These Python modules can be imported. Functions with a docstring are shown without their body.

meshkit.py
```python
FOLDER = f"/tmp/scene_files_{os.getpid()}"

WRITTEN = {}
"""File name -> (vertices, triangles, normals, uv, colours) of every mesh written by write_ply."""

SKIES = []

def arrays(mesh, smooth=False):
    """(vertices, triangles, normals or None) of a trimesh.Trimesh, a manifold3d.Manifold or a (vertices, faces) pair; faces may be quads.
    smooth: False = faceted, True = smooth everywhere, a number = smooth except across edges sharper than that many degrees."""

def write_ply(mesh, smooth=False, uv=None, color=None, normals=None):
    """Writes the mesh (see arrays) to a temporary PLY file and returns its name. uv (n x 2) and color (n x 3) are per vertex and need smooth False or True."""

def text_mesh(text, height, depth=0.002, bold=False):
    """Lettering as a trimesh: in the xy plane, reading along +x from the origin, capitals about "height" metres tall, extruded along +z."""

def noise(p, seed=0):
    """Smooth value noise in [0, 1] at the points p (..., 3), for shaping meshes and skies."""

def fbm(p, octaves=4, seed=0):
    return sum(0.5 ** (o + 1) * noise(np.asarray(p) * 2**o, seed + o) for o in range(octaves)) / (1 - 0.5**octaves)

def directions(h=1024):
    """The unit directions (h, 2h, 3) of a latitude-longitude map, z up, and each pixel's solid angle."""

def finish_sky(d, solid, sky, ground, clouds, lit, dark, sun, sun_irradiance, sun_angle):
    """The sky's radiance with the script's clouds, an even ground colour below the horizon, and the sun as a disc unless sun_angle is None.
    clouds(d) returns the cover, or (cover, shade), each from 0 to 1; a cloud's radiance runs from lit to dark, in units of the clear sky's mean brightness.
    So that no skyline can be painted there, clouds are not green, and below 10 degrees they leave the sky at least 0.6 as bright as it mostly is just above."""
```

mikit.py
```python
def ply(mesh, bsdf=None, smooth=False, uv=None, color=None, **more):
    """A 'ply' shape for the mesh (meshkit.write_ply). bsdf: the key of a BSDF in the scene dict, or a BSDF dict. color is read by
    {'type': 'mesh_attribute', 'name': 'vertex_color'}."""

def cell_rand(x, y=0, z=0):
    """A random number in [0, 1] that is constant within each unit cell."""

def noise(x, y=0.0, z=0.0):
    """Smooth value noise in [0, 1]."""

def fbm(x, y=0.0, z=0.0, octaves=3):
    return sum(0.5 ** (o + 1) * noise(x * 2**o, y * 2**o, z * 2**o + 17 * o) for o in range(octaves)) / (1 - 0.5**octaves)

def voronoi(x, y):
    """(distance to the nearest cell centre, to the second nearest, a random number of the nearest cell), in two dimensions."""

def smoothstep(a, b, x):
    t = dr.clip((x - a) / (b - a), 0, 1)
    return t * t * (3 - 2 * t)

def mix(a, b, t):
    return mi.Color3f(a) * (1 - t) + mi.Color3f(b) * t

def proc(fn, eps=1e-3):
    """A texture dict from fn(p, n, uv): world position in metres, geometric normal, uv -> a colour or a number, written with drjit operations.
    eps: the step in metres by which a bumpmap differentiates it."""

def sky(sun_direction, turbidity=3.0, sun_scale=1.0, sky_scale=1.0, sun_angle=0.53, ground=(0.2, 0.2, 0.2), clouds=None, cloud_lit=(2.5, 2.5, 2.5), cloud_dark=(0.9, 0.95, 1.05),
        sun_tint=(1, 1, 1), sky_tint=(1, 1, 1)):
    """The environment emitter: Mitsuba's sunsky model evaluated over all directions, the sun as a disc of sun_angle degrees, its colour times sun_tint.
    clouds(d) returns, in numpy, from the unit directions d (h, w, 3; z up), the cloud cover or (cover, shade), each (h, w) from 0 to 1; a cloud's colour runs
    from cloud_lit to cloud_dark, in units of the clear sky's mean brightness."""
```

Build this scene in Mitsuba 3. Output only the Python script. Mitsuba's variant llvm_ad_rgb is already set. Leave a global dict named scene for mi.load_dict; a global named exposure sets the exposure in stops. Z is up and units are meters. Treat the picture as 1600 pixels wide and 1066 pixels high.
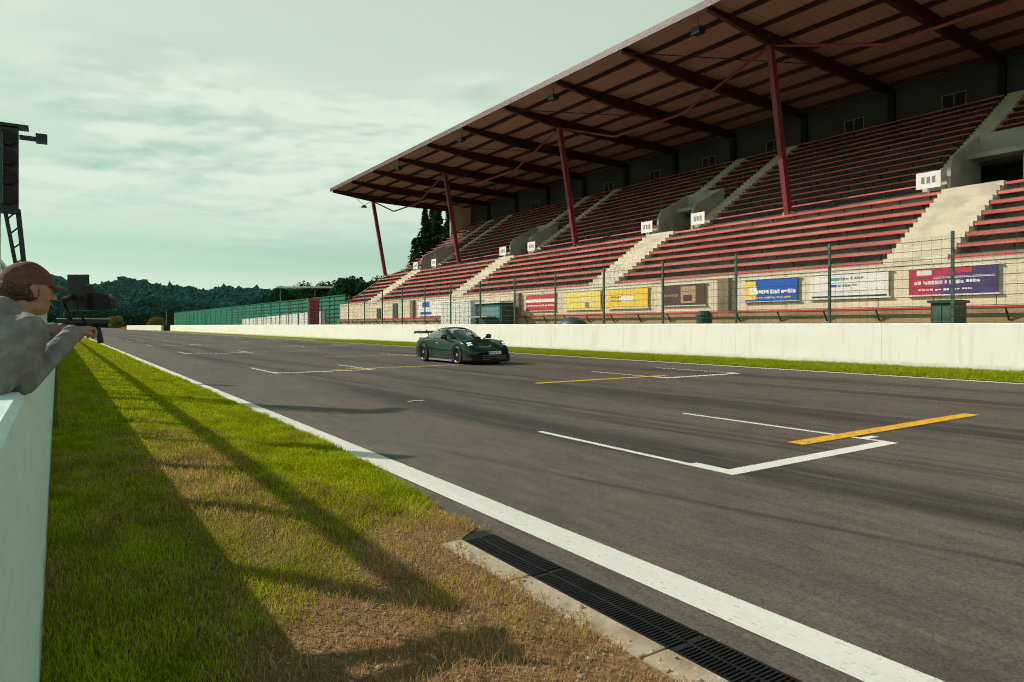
import math, random
import numpy as np, trimesh, manifold3d as m3
import drjit as dr, mitsuba as mi
import mikit, meshkit
from mikit import proc, noise, fbm, cell_rand, smoothstep, mix
from shapely.geometry import Polygon
from scipy.interpolate import PchipInterpolator as PC

T = mi.ScalarTransform4f
scene, labels = {}, {}
rng = np.random.default_rng(7)
random.seed(7)

# ------------------------------------------------------------------ camera, sky, exposure
CAM_H = 1.39
YAW = math.atan2(710, 1050)
FWD = np.array([math.sin(YAW), math.cos(YAW), 0])
scene['camera'] = {'type': 'perspective', 'fov': math.degrees(2 * math.atan(800 / 1050)), 'fov_axis': 'x',
                   'near_clip': 0.05, 'far_clip': 9000.0, 'principal_point_offset_y': 24.5 / 1066,
                   'to_world': T().look_at(origin=[0, 0, CAM_H], target=[float(FWD[0]), float(FWD[1]), CAM_H], up=[0, 0, 1])}
EL = math.radians(32.0)
SUN = (-0.58 * math.cos(EL), 0.815 * math.cos(EL), math.sin(EL))


def clouds(d):
    z = np.maximum(d[..., 2], 0.02)
    q = np.stack([d[..., 0] / (z + 0.10), d[..., 1] / (z + 0.10), np.zeros_like(z)], -1)
    a = math.radians(28)
    r = np.stack([q[..., 0] * math.cos(a) - q[..., 1] * math.sin(a), q[..., 0] * math.sin(a) + q[..., 1] * math.cos(a), q[..., 2]], -1)
    big = meshkit.fbm(r * [0.5, 0.8, 1] + 3.1, 3, 11)
    warp = meshkit.fbm(r * 2.1 + 9, 3, 5)[..., None] * 0.35
    fine = meshkit.fbm((r + warp) * [3.0, 6.5, 1], 5, 23)
    rip = meshkit.fbm((r + warp * 0.5) * [11, 20, 1], 4, 31)
    patch = np.clip((meshkit.fbm(r * [0.9, 1.3, 1] + 7.7, 3, 19) - 0.39) * 5, 0, 1)      # where the rippled veil lies
    c = 0.66 + 0.8 * (big - 0.5) + patch * (0.85 * (fine - 0.5) + 0.55 * (rip - 0.5) + 0.12)
    cover = np.clip(c, 0.15, 0.92)
    low = np.clip((0.20 - d[..., 2]) / 0.12, 0, 1)
    band = 0.50 + 0.75 * (meshkit.fbm(np.stack([q[..., 0] * 0.12, q[..., 1] * 0.12, d[..., 2] * 19], -1), 3, 3) - 0.45)
    cover = cover * (1 - low) + np.clip(band, 0.1, 0.9) * low
    cover = cover * (1.0 - 0.86 * np.clip((d[..., 2] - 0.50) / 0.35, 0, 1) ** 0.8)      # the veil thins towards the zenith
    shade = np.clip(0.40 - 0.5 * (fine - 0.5) * patch - 0.6 * (big - 0.5), 0, 1)
    return cover, shade


scene['sky'] = mikit.sky(SUN, turbidity=3.0, sun_scale=1.85, sky_scale=1.0, ground=(0.16, 0.17, 0.12), clouds=clouds,
                         cloud_lit=(5.4, 5.9, 4.85), cloud_dark=(4.4, 5.30, 4.83), sun_tint=(0.95, 1.04, 1.36), sky_tint=(0.74, 1.42, 0.82))
exposure = 0.98

# ------------------------------------------------------------------ helpers
class MB:
    def __init__(s):
        s.v, s.f, s.n, s.c = [], [], 0, []

    def add(s, v, f, c=None):
        v, f = np.asarray(v, float), np.asarray(f, int)
        if f.shape[1] == 4:
            f = np.vstack([f[:, [0, 1, 2]], f[:, [0, 2, 3]]])
        s.v.append(v); s.f.append(f + s.n); s.n += len(v)
        if c is not None:
            s.c.append(np.broadcast_to(c, (len(v), 3)))
        return s

    def tm(s, m):
        return s.add(m.vertices, m.faces)

    def box(s, x0, x1, y0, y1, z0, z1):
        v = [[x, y, z] for x in (x0, x1) for y in (y0, y1) for z in (z0, z1)]
        return s.add(v, [[0, 1, 3], [0, 3, 2], [4, 6, 7], [4, 7, 5], [0, 4, 5], [0, 5, 1], [2, 3, 7], [2, 7, 6], [0, 2, 6], [0, 6, 4], [1, 5, 7], [1, 7, 3]])

    def bar(s, p, q, w, h, up=(0, 0, 1)):
        p, q = np.array(p, float), np.array(q, float)
        d = (q - p) / np.linalg.norm(q - p)
        a = np.cross(d, up)
        if np.linalg.norm(a) < 1e-4:
            a = np.array([1.0, 0, 0])
        a /= np.linalg.norm(a); b = np.cross(a, d)
        v = [e + i * a * w / 2 + j * b * h / 2 for e in (p, q) for i, j in ((-1, -1), (1, -1), (1, 1), (-1, 1))]
        return s.add(v, [[0, 3, 2], [0, 2, 1], [4, 5, 6], [4, 6, 7], [0, 1, 5], [0, 5, 4], [1, 2, 6], [1, 6, 5], [2, 3, 7], [2, 7, 6], [3, 0, 4], [3, 4, 7]])

    def tube(s, pts, r, n=6):
        p = np.array(pts, float)
        t = np.gradient(p, axis=0); t /= np.linalg.norm(t, axis=1, keepdims=True) + 1e-12
        a = np.cross(t, np.where(np.abs(t[:, 2:]) < 0.9, [0, 0, 1.0], [1.0, 0, 0])); a /= np.linalg.norm(a, axis=1, keepdims=True)
        b = np.cross(t, a); g = np.arange(n) * 2 * np.pi / n
        rr = np.broadcast_to(r, (len(p),))[:, None, None]
        v = (p[:, None] + rr * (np.cos(g)[None, :, None] * a[:, None] + np.sin(g)[None, :, None] * b[:, None])).reshape(-1, 3)
        i, j = np.meshgrid(np.arange(len(p) - 1), np.arange(n), indexing='ij')
        q = np.stack([i * n + j, i * n + (j + 1) % n, (i + 1) * n + (j + 1) % n, (i + 1) * n + j], -1).reshape(-1, 4)
        f = np.vstack([q[:, [0, 1, 2]], q[:, [0, 2, 3]]])
        e = (len(p) - 1) * n
        cap = [[0, k + 1, k] for k in range(1, n - 1)] + [[e, e + k, e + k + 1] for k in range(1, n - 1)]
        return s.add(v, np.vstack([f, cap]))

    def sph(s, c, r, sub=2, sc=(1, 1, 1)):
        m = trimesh.creation.icosphere(sub, 1.0)
        return s.add(m.vertices * np.array(sc) * r + np.array(c, float), m.faces)

    def prism(s, poly, y0, y1):
        """polygon in (x, z) extruded along y"""
        m = trimesh.creation.extrude_polygon(Polygon(poly), y1 - y0, engine='earcut')
        v = m.vertices
        return s.add(np.stack([v[:, 0], y0 + v[:, 2], v[:, 1]], 1), m.faces[:, ::-1])

    def mesh(s):
        return trimesh.Trimesh(np.vstack(s.v), np.vstack(s.f), process=False)

    def col(s):
        return np.vstack(s.c)


used = {}


def num(base):
    k = used.get(base, 0); used[base] = k + 1
    return base if k == 0 else f'{base}_{k:03d}'


def tag(key, label=None, cat=None, group=None, kind=None):
    d = {}
    if label: d['label'] = label
    if cat: d['category'] = cat
    if group: d['group'] = group
    if kind: d['kind'] = kind
    if d: labels[key] = d


def put(name, m, bsdf, parent=None, label=None, cat=None, group=None, kind=None, smooth=False, **kw):
    key = num((parent + '__' if parent else '') + name)
    if isinstance(m, MB):
        m = m.mesh()
    scene[key] = mikit.ply(m, bsdf, smooth=smooth, **kw)
    tag(key, label, cat, group, kind)
    return key


def thing(name, label, cat, group=None, kind=None):
    key = num(name); tag(key, label, cat, group, kind)
    return key


def rgb(c):
    return {'type': 'rgb', 'value': [float(x) for x in c]}


def mat(key, color, rough=0.6, spec=0.4, metallic=0.0, bump=None, bs=1.0, **kw):
    b = {'type': 'principled', 'base_color': color if isinstance(color, dict) else rgb(color), 'roughness': rough, 'specular': spec, 'metallic': metallic, **kw}
    if bump:
        b = {'type': 'bumpmap', 'arbitrary': bump, 'scale': bs, 'bsdf': b}
    scene[key] = {'type': 'twosided', 'bsdf': b}
    return key


def dirty(a, b, scale=1.0, vs=1.0, lo=0.35, hi=0.75):
    """two real tones of one weathered surface, mixed by noise"""
    def fn(p, n, uv):
        t = fbm(p.x * scale, p.y * scale, p.z * scale * vs, octaves=4)
        return mix(a, b, smoothstep(lo, hi, t))
    return proc(fn)

# ------------------------------------------------------------------ materials
def asphalt_fn(p, n, uv):
    x, y = p.x, p.y
    grain = fbm(x * 90, y * 90, octaves=2)
    patch = fbm(x * 0.55, y * 0.22, octaves=3)
    fine = fbm(x * 6.0, y * 2.2, octaves=3)
    c = mix((0.078, 0.067, 0.055), (0.132, 0.113, 0.092), 0.55 * patch + 0.45 * fine)
    # rubber lanes laid down along the straight
    streak = fbm(x * 3.0 + 0.16 * y, y * 0.06, octaves=3)
    wob = (noise(y * 0.11, 3.0) - 0.5) * 0.7
    lane = dr.exp(-dr.square((x - 5.7 - wob) / 0.5)) + dr.exp(-dr.square((x - 7.35 - wob) / 0.45)) + 0.7 * dr.exp(-dr.square((x - 10.0 - wob) / 1.0)) \
        + 0.65 * dr.exp(-dr.square((x - 13.6 + wob) / 0.7)) + 0.55 * dr.exp(-dr.square((x - 15.6 + wob) / 0.7))
    t1 = dr.exp(-dr.square((x - 3.98 + 0.22 * (y - 4.4) - 0.006 * (y - 4) * (y - 4)) / 0.045)) * smoothstep(-2.0, 0.5, y) * (1 - smoothstep(5.5, 9.0, y))
    t2 = dr.exp(-dr.square((x - 5.45 + 0.15 * (y - 3.5)) / 0.06)) * (1 - smoothstep(4.0, 8.0, y))
    t3 = dr.exp(-dr.square((x - 6.6 + 0.10 * (y - 7)) / 0.07)) * (1 - smoothstep(9.0, 14.0, y))
    t4 = dr.exp(-dr.square((x - 8.6 - 0.05 * (y - 9)) / 0.07)) * smoothstep(0, 4, y) * (1 - smoothstep(12.0, 18.0, y))
    brk = smoothstep(0.28, 0.6, fbm(x * 2.0, y * 0.9, octaves=3))
    dark = dr.clip(lane * smoothstep(0.24, 0.55, streak) + (t1 * 0.9 + 0.8 * t2 + 0.7 * t3 + 0.6 * t4) * (0.35 + 0.65 * brk), 0, 0.85)
    spots = smoothstep(0.70, 0.80, fbm(x * 1.7 + 40, y * 0.8 + 7, octaves=3)) * 0.3
    c = c * (1 - 0.55 * dr.clip(dark + spots, 0, 1))
    return mix(c, (0.026, 0.028, 0.028), 0.55 * dr.clip(lane, 0, 1) * smoothstep(0.26, 0.6, streak)) * (0.80 + 0.40 * fbm(x * 16.0, y * 2.5, octaves=2)) * (0.58 + 0.84 * grain)


mat('m_asphalt', proc(asphalt_fn), 0.66, 0.25, bump=proc(lambda p, n, uv: fbm(p.x * 110, p.y * 110, octaves=2), 2e-3), bs=0.004)
def lane_fn(p, n, uv):
    return mix((0.10, 0.092, 0.08), (0.15, 0.14, 0.12), fbm(p.x * 3, p.y * 3, octaves=4)) * (0.8 + 0.4 * fbm(p.x * 60, p.y * 60, octaves=2))
mat('m_lane', proc(lane_fn), 0.85, 0.25)
def line_fn(p, n, uv):
    w = fbm(p.x * 40, p.y * 22, octaves=3)
    s = fbm(p.x * 5, p.y * 0.6, octaves=3)
    return mix((0.74, 0.75, 0.68), (0.62, 0.63, 0.57), s) * (0.86 + 0.14 * w) * mix((1, 1, 1), (0.75, 0.73, 0.70), smoothstep(0.68, 0.82, w))
mat('m_line', proc(line_fn), 0.6, 0.3)
def yel_fn(p, n, uv):
    w = fbm(p.x * 40, p.y * 25, octaves=3)
    return mix((0.72, 0.40, 0.03), (0.58, 0.30, 0.03), w) * mix((1, 1, 1), (0.5, 0.45, 0.5), smoothstep(0.64, 0.76, w))
mat('m_yellow_line', proc(yel_fn), 0.6, 0.3)


def dryness_np(x, y):
    p = np.stack([x * 1.6, y * 1.1, np.zeros_like(x)], -1)
    n = meshkit.fbm(p, 4, 3) - 0.5
    n2 = meshkit.fbm(p * 4.3 + 5, 3, 9) - 0.5
    bias = 0.90 - 0.72 * np.clip((y - 1.75 - 1.15 * np.minimum(x, 2.0) + 1.2 * n) / 0.9, 0, 1)
    mid = 0.50 * np.exp(-((x - 1.1) / 0.42) ** 2) * np.clip((12 - y) / 4, 0, 1) * np.clip((y - 3.5), 0, 1)
    edge = -0.25 * np.clip((x - 1.55) / 0.5, 0, 1) * np.clip((y - 4.0) / 0.8, 0, 1)
    sh = -0.35 * np.clip((0.75 - x) / 0.5, 0, 1) * np.clip((4.2 - y) / 1.2, 0, 1)
    far = -0.2 * np.clip((y - 9) / 8, 0, 1)
    return np.clip(bias + mid + edge + sh + far + 1.1 * n + 0.7 * n2, 0, 1)


def soil_fn(p, n, uv):
    g = fbm(p.x * 24, p.y * 24, octaves=4)
    big = fbm(p.x * 1.3, p.y * 0.8, octaves=3)
    earth = mix((0.13, 0.078, 0.04), (0.27, 0.175, 0.095), g)
    turf = mix((0.05, 0.075, 0.008), (0.12, 0.17, 0.012), g)
    far = smoothstep(1.9, 2.9, p.y - 1.15 * p.x + 1.0 * (big - 0.5))
    return mix(earth, turf, far * smoothstep(0.2, 0.6, big + 0.2))
mat('m_soil', proc(soil_fn), 0.95, 0.1, bump=proc(lambda p, n, uv: fbm(p.x * 30, p.y * 30, octaves=3), 3e-3), bs=0.02)
def verge2_fn(p, n, uv):
    a = fbm(p.x * 2.5, p.y * 0.7, octaves=4); b = fbm(p.x * 25, p.y * 25, octaves=3)
    return mix((0.13, 0.18, 0.008), (0.25, 0.29, 0.016), 0.6 * a + 0.4 * b)
mat('m_far_turf', proc(verge2_fn), 0.95, 0.1, bump=proc(lambda p, n, uv: fbm(p.x * 14, p.y * 14, octaves=3), 5e-3), bs=0.03)
def land_fn(p, n, uv):
    return mix((0.055, 0.085, 0.02), (0.11, 0.13, 0.035), fbm(p.x * 0.05, p.y * 0.05, octaves=4))
mat('m_land', proc(land_fn), 0.95, 0.1)
scene['m_blade'] = {'type': 'principledthin', 'base_color': {'type': 'mesh_attribute', 'name': 'vertex_color'}, 'roughness': 0.55, 'diff_trans': 0.7, 'eta': 1.3}
scene['m_leaf'] = {'type': 'principledthin', 'base_color': {'type': 'mesh_attribute', 'name': 'vertex_color'}, 'roughness': 0.6, 'diff_trans': 0.5, 'eta': 1.3}
scene['m_forest'] = {'type': 'twosided', 'bsdf': {'type': 'diffuse', 'reflectance': {'type': 'mesh_attribute', 'name': 'vertex_color'}}}


def wall_fn(p, n, uv):
    s = fbm(p.x * 1.0, p.y * 0.5, p.z * 1.2, octaves=3)
    drip = fbm(p.y * 7.0, p.z * 0.5, 4.0, octaves=3)
    c = mix((0.80, 0.81, 0.76), (0.73, 0.74, 0.69), s)
    c = mix(c, (0.56, 0.55, 0.47), 0.35 * smoothstep(0.56, 0.8, drip))
    return mix(c, (0.40, 0.38, 0.30), 0.6 * (1 - smoothstep(0.03, 0.22, p.z + 0.12 * (drip - 0.5))))
mat('m_white_wall', proc(wall_fn), 0.7, 0.3)
def pitwall_fn(p, n, uv):
    s = fbm(p.x * 6, p.y * 3, p.z * 3, octaves=4)
    g = fbm(p.x * 60, p.y * 60, p.z * 60, octaves=2)
    scuff = smoothstep(0.62, 0.72, fbm(p.y * 3.0, p.z * 14.0, 2.0, octaves=4))
    c = mix((0.57, 0.76, 0.69), (0.49, 0.67, 0.61), s) * (0.94 + 0.12 * g)
    c = mix(c, (0.50, 0.51, 0.45), 0.22 * scuff)
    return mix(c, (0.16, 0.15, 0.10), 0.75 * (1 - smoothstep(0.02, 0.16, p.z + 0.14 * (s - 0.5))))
mat('m_pit_wall', proc(pitwall_fn), 0.65, 0.35, bump=proc(lambda p, n, uv: fbm(p.x * 25, p.y * 25, p.z * 25, octaves=3), 3e-3), bs=0.004)
mat('m_concrete', dirty((0.42, 0.40, 0.34), (0.28, 0.265, 0.225), 0.9), 0.85, 0.2)
mat('m_kerb', dirty((0.40, 0.34, 0.25), (0.27, 0.21, 0.14), 7.0), 0.9, 0.2, bump=proc(lambda p, n, uv: fbm(p.x * 50, p.y * 50, octaves=3), 3e-3), bs=0.006)
mat('m_tread_shaded', dirty((0.105, 0.098, 0.085), (0.065, 0.062, 0.055), 1.2), 0.9, 0.2)  # upper tier concrete, shade under the roof put into its dark tone
mat('m_tread_sunlit', dirty((0.22, 0.19, 0.16), (0.14, 0.125, 0.105), 1.2), 0.9, 0.2)  # lower tier copy of the concrete, sunlight put into its lighter tone
mat('m_stair', dirty((0.62, 0.58, 0.45), (0.48, 0.45, 0.36), 1.4), 0.85, 0.2)
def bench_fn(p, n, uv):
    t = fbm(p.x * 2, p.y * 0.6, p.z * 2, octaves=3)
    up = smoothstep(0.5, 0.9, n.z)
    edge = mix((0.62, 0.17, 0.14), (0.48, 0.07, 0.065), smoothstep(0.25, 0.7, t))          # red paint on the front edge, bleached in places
    top = mix((0.56, 0.20, 0.15), (0.48, 0.15, 0.12), t)               # worn seat planks, with sunlit paleness put into the upward faces
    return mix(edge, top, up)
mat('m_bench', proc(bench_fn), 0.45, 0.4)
mat('m_red_steel', dirty((0.20, 0.022, 0.032), (0.15, 0.020, 0.027), 1.0), 0.45, 0.45)
mat('m_red_rail', dirty((0.55, 0.03, 0.03), (0.42, 0.03, 0.03), 1.0), 0.4, 0.5)
mat('m_maroon', dirty((0.050, 0.010, 0.012), (0.035, 0.009, 0.011), 0.7), 0.5, 0.4)
mat('m_purlin', dirty((0.055, 0.024, 0.022), (0.040, 0.020, 0.018), 0.7), 0.6, 0.35)
def soffit_fn(p, n, uv):
    rib = smoothstep(0.86, 0.93, dr.abs(p.y * 2.2 - dr.floor(p.y * 2.2) - 0.5) * 2)
    t = fbm(p.x * 0.4, p.y * 0.4, octaves=4)
    return mix((0.36, 0.22, 0.155), (0.29, 0.175, 0.12), t) * (1 - 0.25 * rib)
mat('m_soffit', proc(soffit_fn), 0.75, 0.25)
mat('m_roof_top', dirty((0.55, 0.53, 0.48), (0.42, 0.41, 0.37), 0.5), 0.5, 0.4)
mat('m_gutter', (0.74, 0.72, 0.66), 0.4, 0.5)
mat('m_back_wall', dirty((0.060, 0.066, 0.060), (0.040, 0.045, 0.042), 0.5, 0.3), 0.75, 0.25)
def cream_fn(p, n, uv):
    t = fbm(p.y * 0.5, p.z * 0.9, p.x, octaves=4); d = fbm(p.y * 4.0, p.z * 0.35, octaves=3)
    c = mix((0.72, 0.64, 0.46), (0.62, 0.55, 0.39), t)
    return mix(c, (0.40, 0.34, 0.23), 0.4 * smoothstep(0.55, 0.78, d))
mat('m_cream', proc(cream_fn), 0.75, 0.25)
mat('m_tan_base', dirty((0.36, 0.27, 0.15), (0.24, 0.18, 0.10), 0.8), 0.9, 0.2)
mat('m_brown_pier', dirty((0.24, 0.20, 0.13), (0.16, 0.14, 0.09), 0.8), 0.8, 0.2)
mat('m_green_post', dirty((0.055, 0.115, 0.080), (0.040, 0.085, 0.062), 1.5), 0.5, 0.4)
mat('m_green_net', dirty((0.004, 0.20, 0.125), (0.004, 0.16, 0.10), 0.35), 0.8, 0.2)
mat('m_green_net2', dirty((0.004, 0.145, 0.092), (0.004, 0.115, 0.075), 0.35), 0.8, 0.2)
mat('m_cable', (0.035, 0.045, 0.035), 0.5, 0.5)
mat('m_steel', dirty((0.42, 0.43, 0.40), (0.30, 0.31, 0.29), 3.0), 0.4, 0.5, metallic=0.5)
mat('m_black', (0.012, 0.014, 0.016), 0.45, 0.4)
mat('m_black_matt', (0.016, 0.017, 0.018), 0.8, 0.25)
mat('m_grate', dirty((0.013, 0.014, 0.015), (0.008, 0.008, 0.008), 6), 0.6, 0.4, metallic=0.3)
mat('m_white', (0.74, 0.74, 0.69), 0.5, 0.4)
mat('m_offwhite', dirty((0.66, 0.68, 0.60), (0.55, 0.58, 0.52), 0.6), 0.55, 0.35)
mat('m_grey', (0.20, 0.20, 0.20), 0.5, 0.4)
mat('m_dkgreen', (0.012, 0.055, 0.040), 0.5, 0.4)
mat('m_blue', (0.010, 0.095, 0.46), 0.4, 0.4)
mat('m_teal', (0.06, 0.36, 0.38), 0.4, 0.4)
mat('m_yellow', (0.80, 0.56, 0.06), 0.4, 0.4)
mat('m_pale_yellow', (0.80, 0.66, 0.15), 0.4, 0.4)
mat('m_red_banner', (0.55, 0.035, 0.045), 0.4, 0.4)
mat('m_brown_banner', (0.075, 0.040, 0.028), 0.4, 0.4)
mat('m_brown_light', (0.42, 0.27, 0.16), 0.4, 0.4)
def purple_fn(p, n, uv):
    t = smoothstep(0.2, 0.75, (18.2 - p.y) / 6.0 + 0.35 * (fbm(p.y * 1.1, p.z * 1.4, octaves=3) - 0.5))
    e = smoothstep(0.86, 1.02, (18.2 - p.y) / 6.0 + 0.2 * (noise(p.z * 1.3) - 0.5))
    c = mix((0.030, 0.050, 0.20), (0.45, 0.03, 0.075), t)
    return mix(c, (0.07, 0.045, 0.16), e)
mat('m_purple', proc(purple_fn), 0.4, 0.4)
mat('m_glass_teal', (0.10, 0.20, 0.22), 0.12, 0.6)
mat('m_window_dark', (0.02, 0.03, 0.032), 0.12, 0.6)
mat('m_orange', (0.70, 0.20, 0.03), 0.5, 0.4)
mat('m_bark', dirty((0.10, 0.07, 0.045), (0.06, 0.045, 0.03), 5), 0.9, 0.2)

# ------------------------------------------------------------------ ground, track, verges
def sheet(x0, x1, y0, y1, z, nx=1, ny=1):
    xs, ys = np.linspace(x0, x1, nx + 1), np.linspace(y0, y1, ny + 1)
    X, Y = np.meshgrid(xs, ys, indexing='ij')
    v = np.stack([X.ravel(), Y.ravel(), np.full(X.size, z)], 1)
    i, j = np.meshgrid(np.arange(nx), np.arange(ny), indexing='ij')
    a = i * (ny + 1) + j
    q = np.stack([a, a + ny + 1, a + ny + 2, a + 1], -1).reshape(-1, 4)
    return v, q


def sm(*a, **k):
    v, q = sheet(*a, **k)
    return MB().add(v, q)


put('ground', sm(-4000, 4000, -4000, 4000, -0.05, nx=8, ny=8), 'm_land', kind='structure', label='wide open land running out to the foot of the hills')
put('pit_lane', sm(-9.0, -0.535, -40, 320, -0.010), 'm_lane', kind='structure', label='asphalt pit lane behind the near pit wall')


def strip(xa, xb, y0, y1, z, wob=0.0, n=200):
    ys = np.linspace(y0, y1, n + 1)
    w = (meshkit.noise(np.stack([ys * 1.9, ys * 0, ys * 0], 1), 4) - 0.5) * wob
    v = np.vstack([np.stack([xa(ys) if callable(xa) else np.full(n + 1, xa), ys, np.full(n + 1, z)], 1),
                   np.stack([(xb(ys) if callable(xb) else np.full(n + 1, xb)) + w, ys, np.full(n + 1, z)], 1)])
    i = np.arange(n)
    return MB().add(v, np.stack([i, i + n + 1, i + n + 2, i + 1], 1))


def verge_edge(y):
    near = 2.00
    return np.where(y < 3.86, near, np.clip(2.34 + (y - 3.86) * 0.07, 0, 2.585))


track = put('race_track', sm(-0.0, 19.25, -40, 420, 0.000), 'm_asphalt', kind='structure', label='grey brown racing straight with dark tyre marks and painted grid')
for nm, a, b in (('edge_line', 2.60, 2.86), ('edge_line', 18.86, 19.06)):
    put(nm, sm(a, b, -40, 420, 0.004), 'm_line', track)


def grid_slot(x0, x1, yf, yl0, yl1):
    g = MB()
    def q(a, b, c, d): g.add(*sheet(a, b, c, d, 0.004))
    q(x0, x1, yf - 0.02, yf + 0.16, )
    q(x0, x0 + 0.085, yf + 0.16, yf + 3.05)
    q(x0 + 0.085, x0 + 0.17, yf + 0.16, yf + 0.55)
    q(x1 - 0.085, x1, yf + 0.16, yf + 3.25)
    q(x1, x1 + 0.25, yf + 0.34, yf + 0.44)
    put('grid_box', g, 'm_line', track)
    put('yellow_grid_line', MB().add(*sheet(yl0, yl1, yf + 0.52, yf + 0.74, 0.008)), 'm_yellow_line', track)


for k in range(0, 6):
    grid_slot(5.18, 8.22, 4.03 + 15.85 * k, 7.15, 11.8)
for k in range(-1, 6):
    grid_slot(13.25, 16.3, 12.35 + 15.85 * k, 9.45, 13.9)
put('paint_dash', sm(5.30, 5.62, 11.2, 11.26, 0.004), 'm_line', track)

# left verge: soil sheet laid over the track sheet, slightly proud of it
put('grass_verge', strip(-0.06, verge_edge, -30, 330, 0.012, wob=0.10, n=1400), 'm_soil', kind='structure', label='strip of turf and bare earth between pit wall and track')
# concrete kerb strip and drain channel with its grating
kerb = MB()
y = -8.0
kseg = []
while y < 3.70:
    kseg.append((y, min(y + 0.985, 3.74))); y += 1.0
kb = put('concrete_kerb', MB().box(1.985, 2.142, -8.02, 3.76, -0.02, 0.010), 'm_kerb', kind='structure', label='narrow concrete edging strip beside the drain')
for a, b in kseg:
    put('kerb_stone', MB().box(1.99, 2.138, a, b, 0.0, 0.022), 'm_kerb', kb)
dr_ = put('drain_channel', MB().box(2.146, 2.385, -8.0, 3.86, -0.02, 0.008), 'm_black_matt', kind='structure', label='dark slotted drain channel along the track edge')
for a, b in kseg:
    g = MB()
    for s in (2.150, 2.258, 2.370):
        g.box(s, s + 0.011, a, b, 0.008, 0.016)
    n = int((b - a) / 0.022)
    for k in range(n):
        yy = a + 0.01 + k * 0.022
        g.box(2.161, 2.258, yy, yy + 0.010, 0.008, 0.0150)
        g.box(2.269, 2.370, yy + 0.011, yy + 0.021, 0.008, 0.0150)
    put('grating', g, 'm_grate', dr_)


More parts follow.
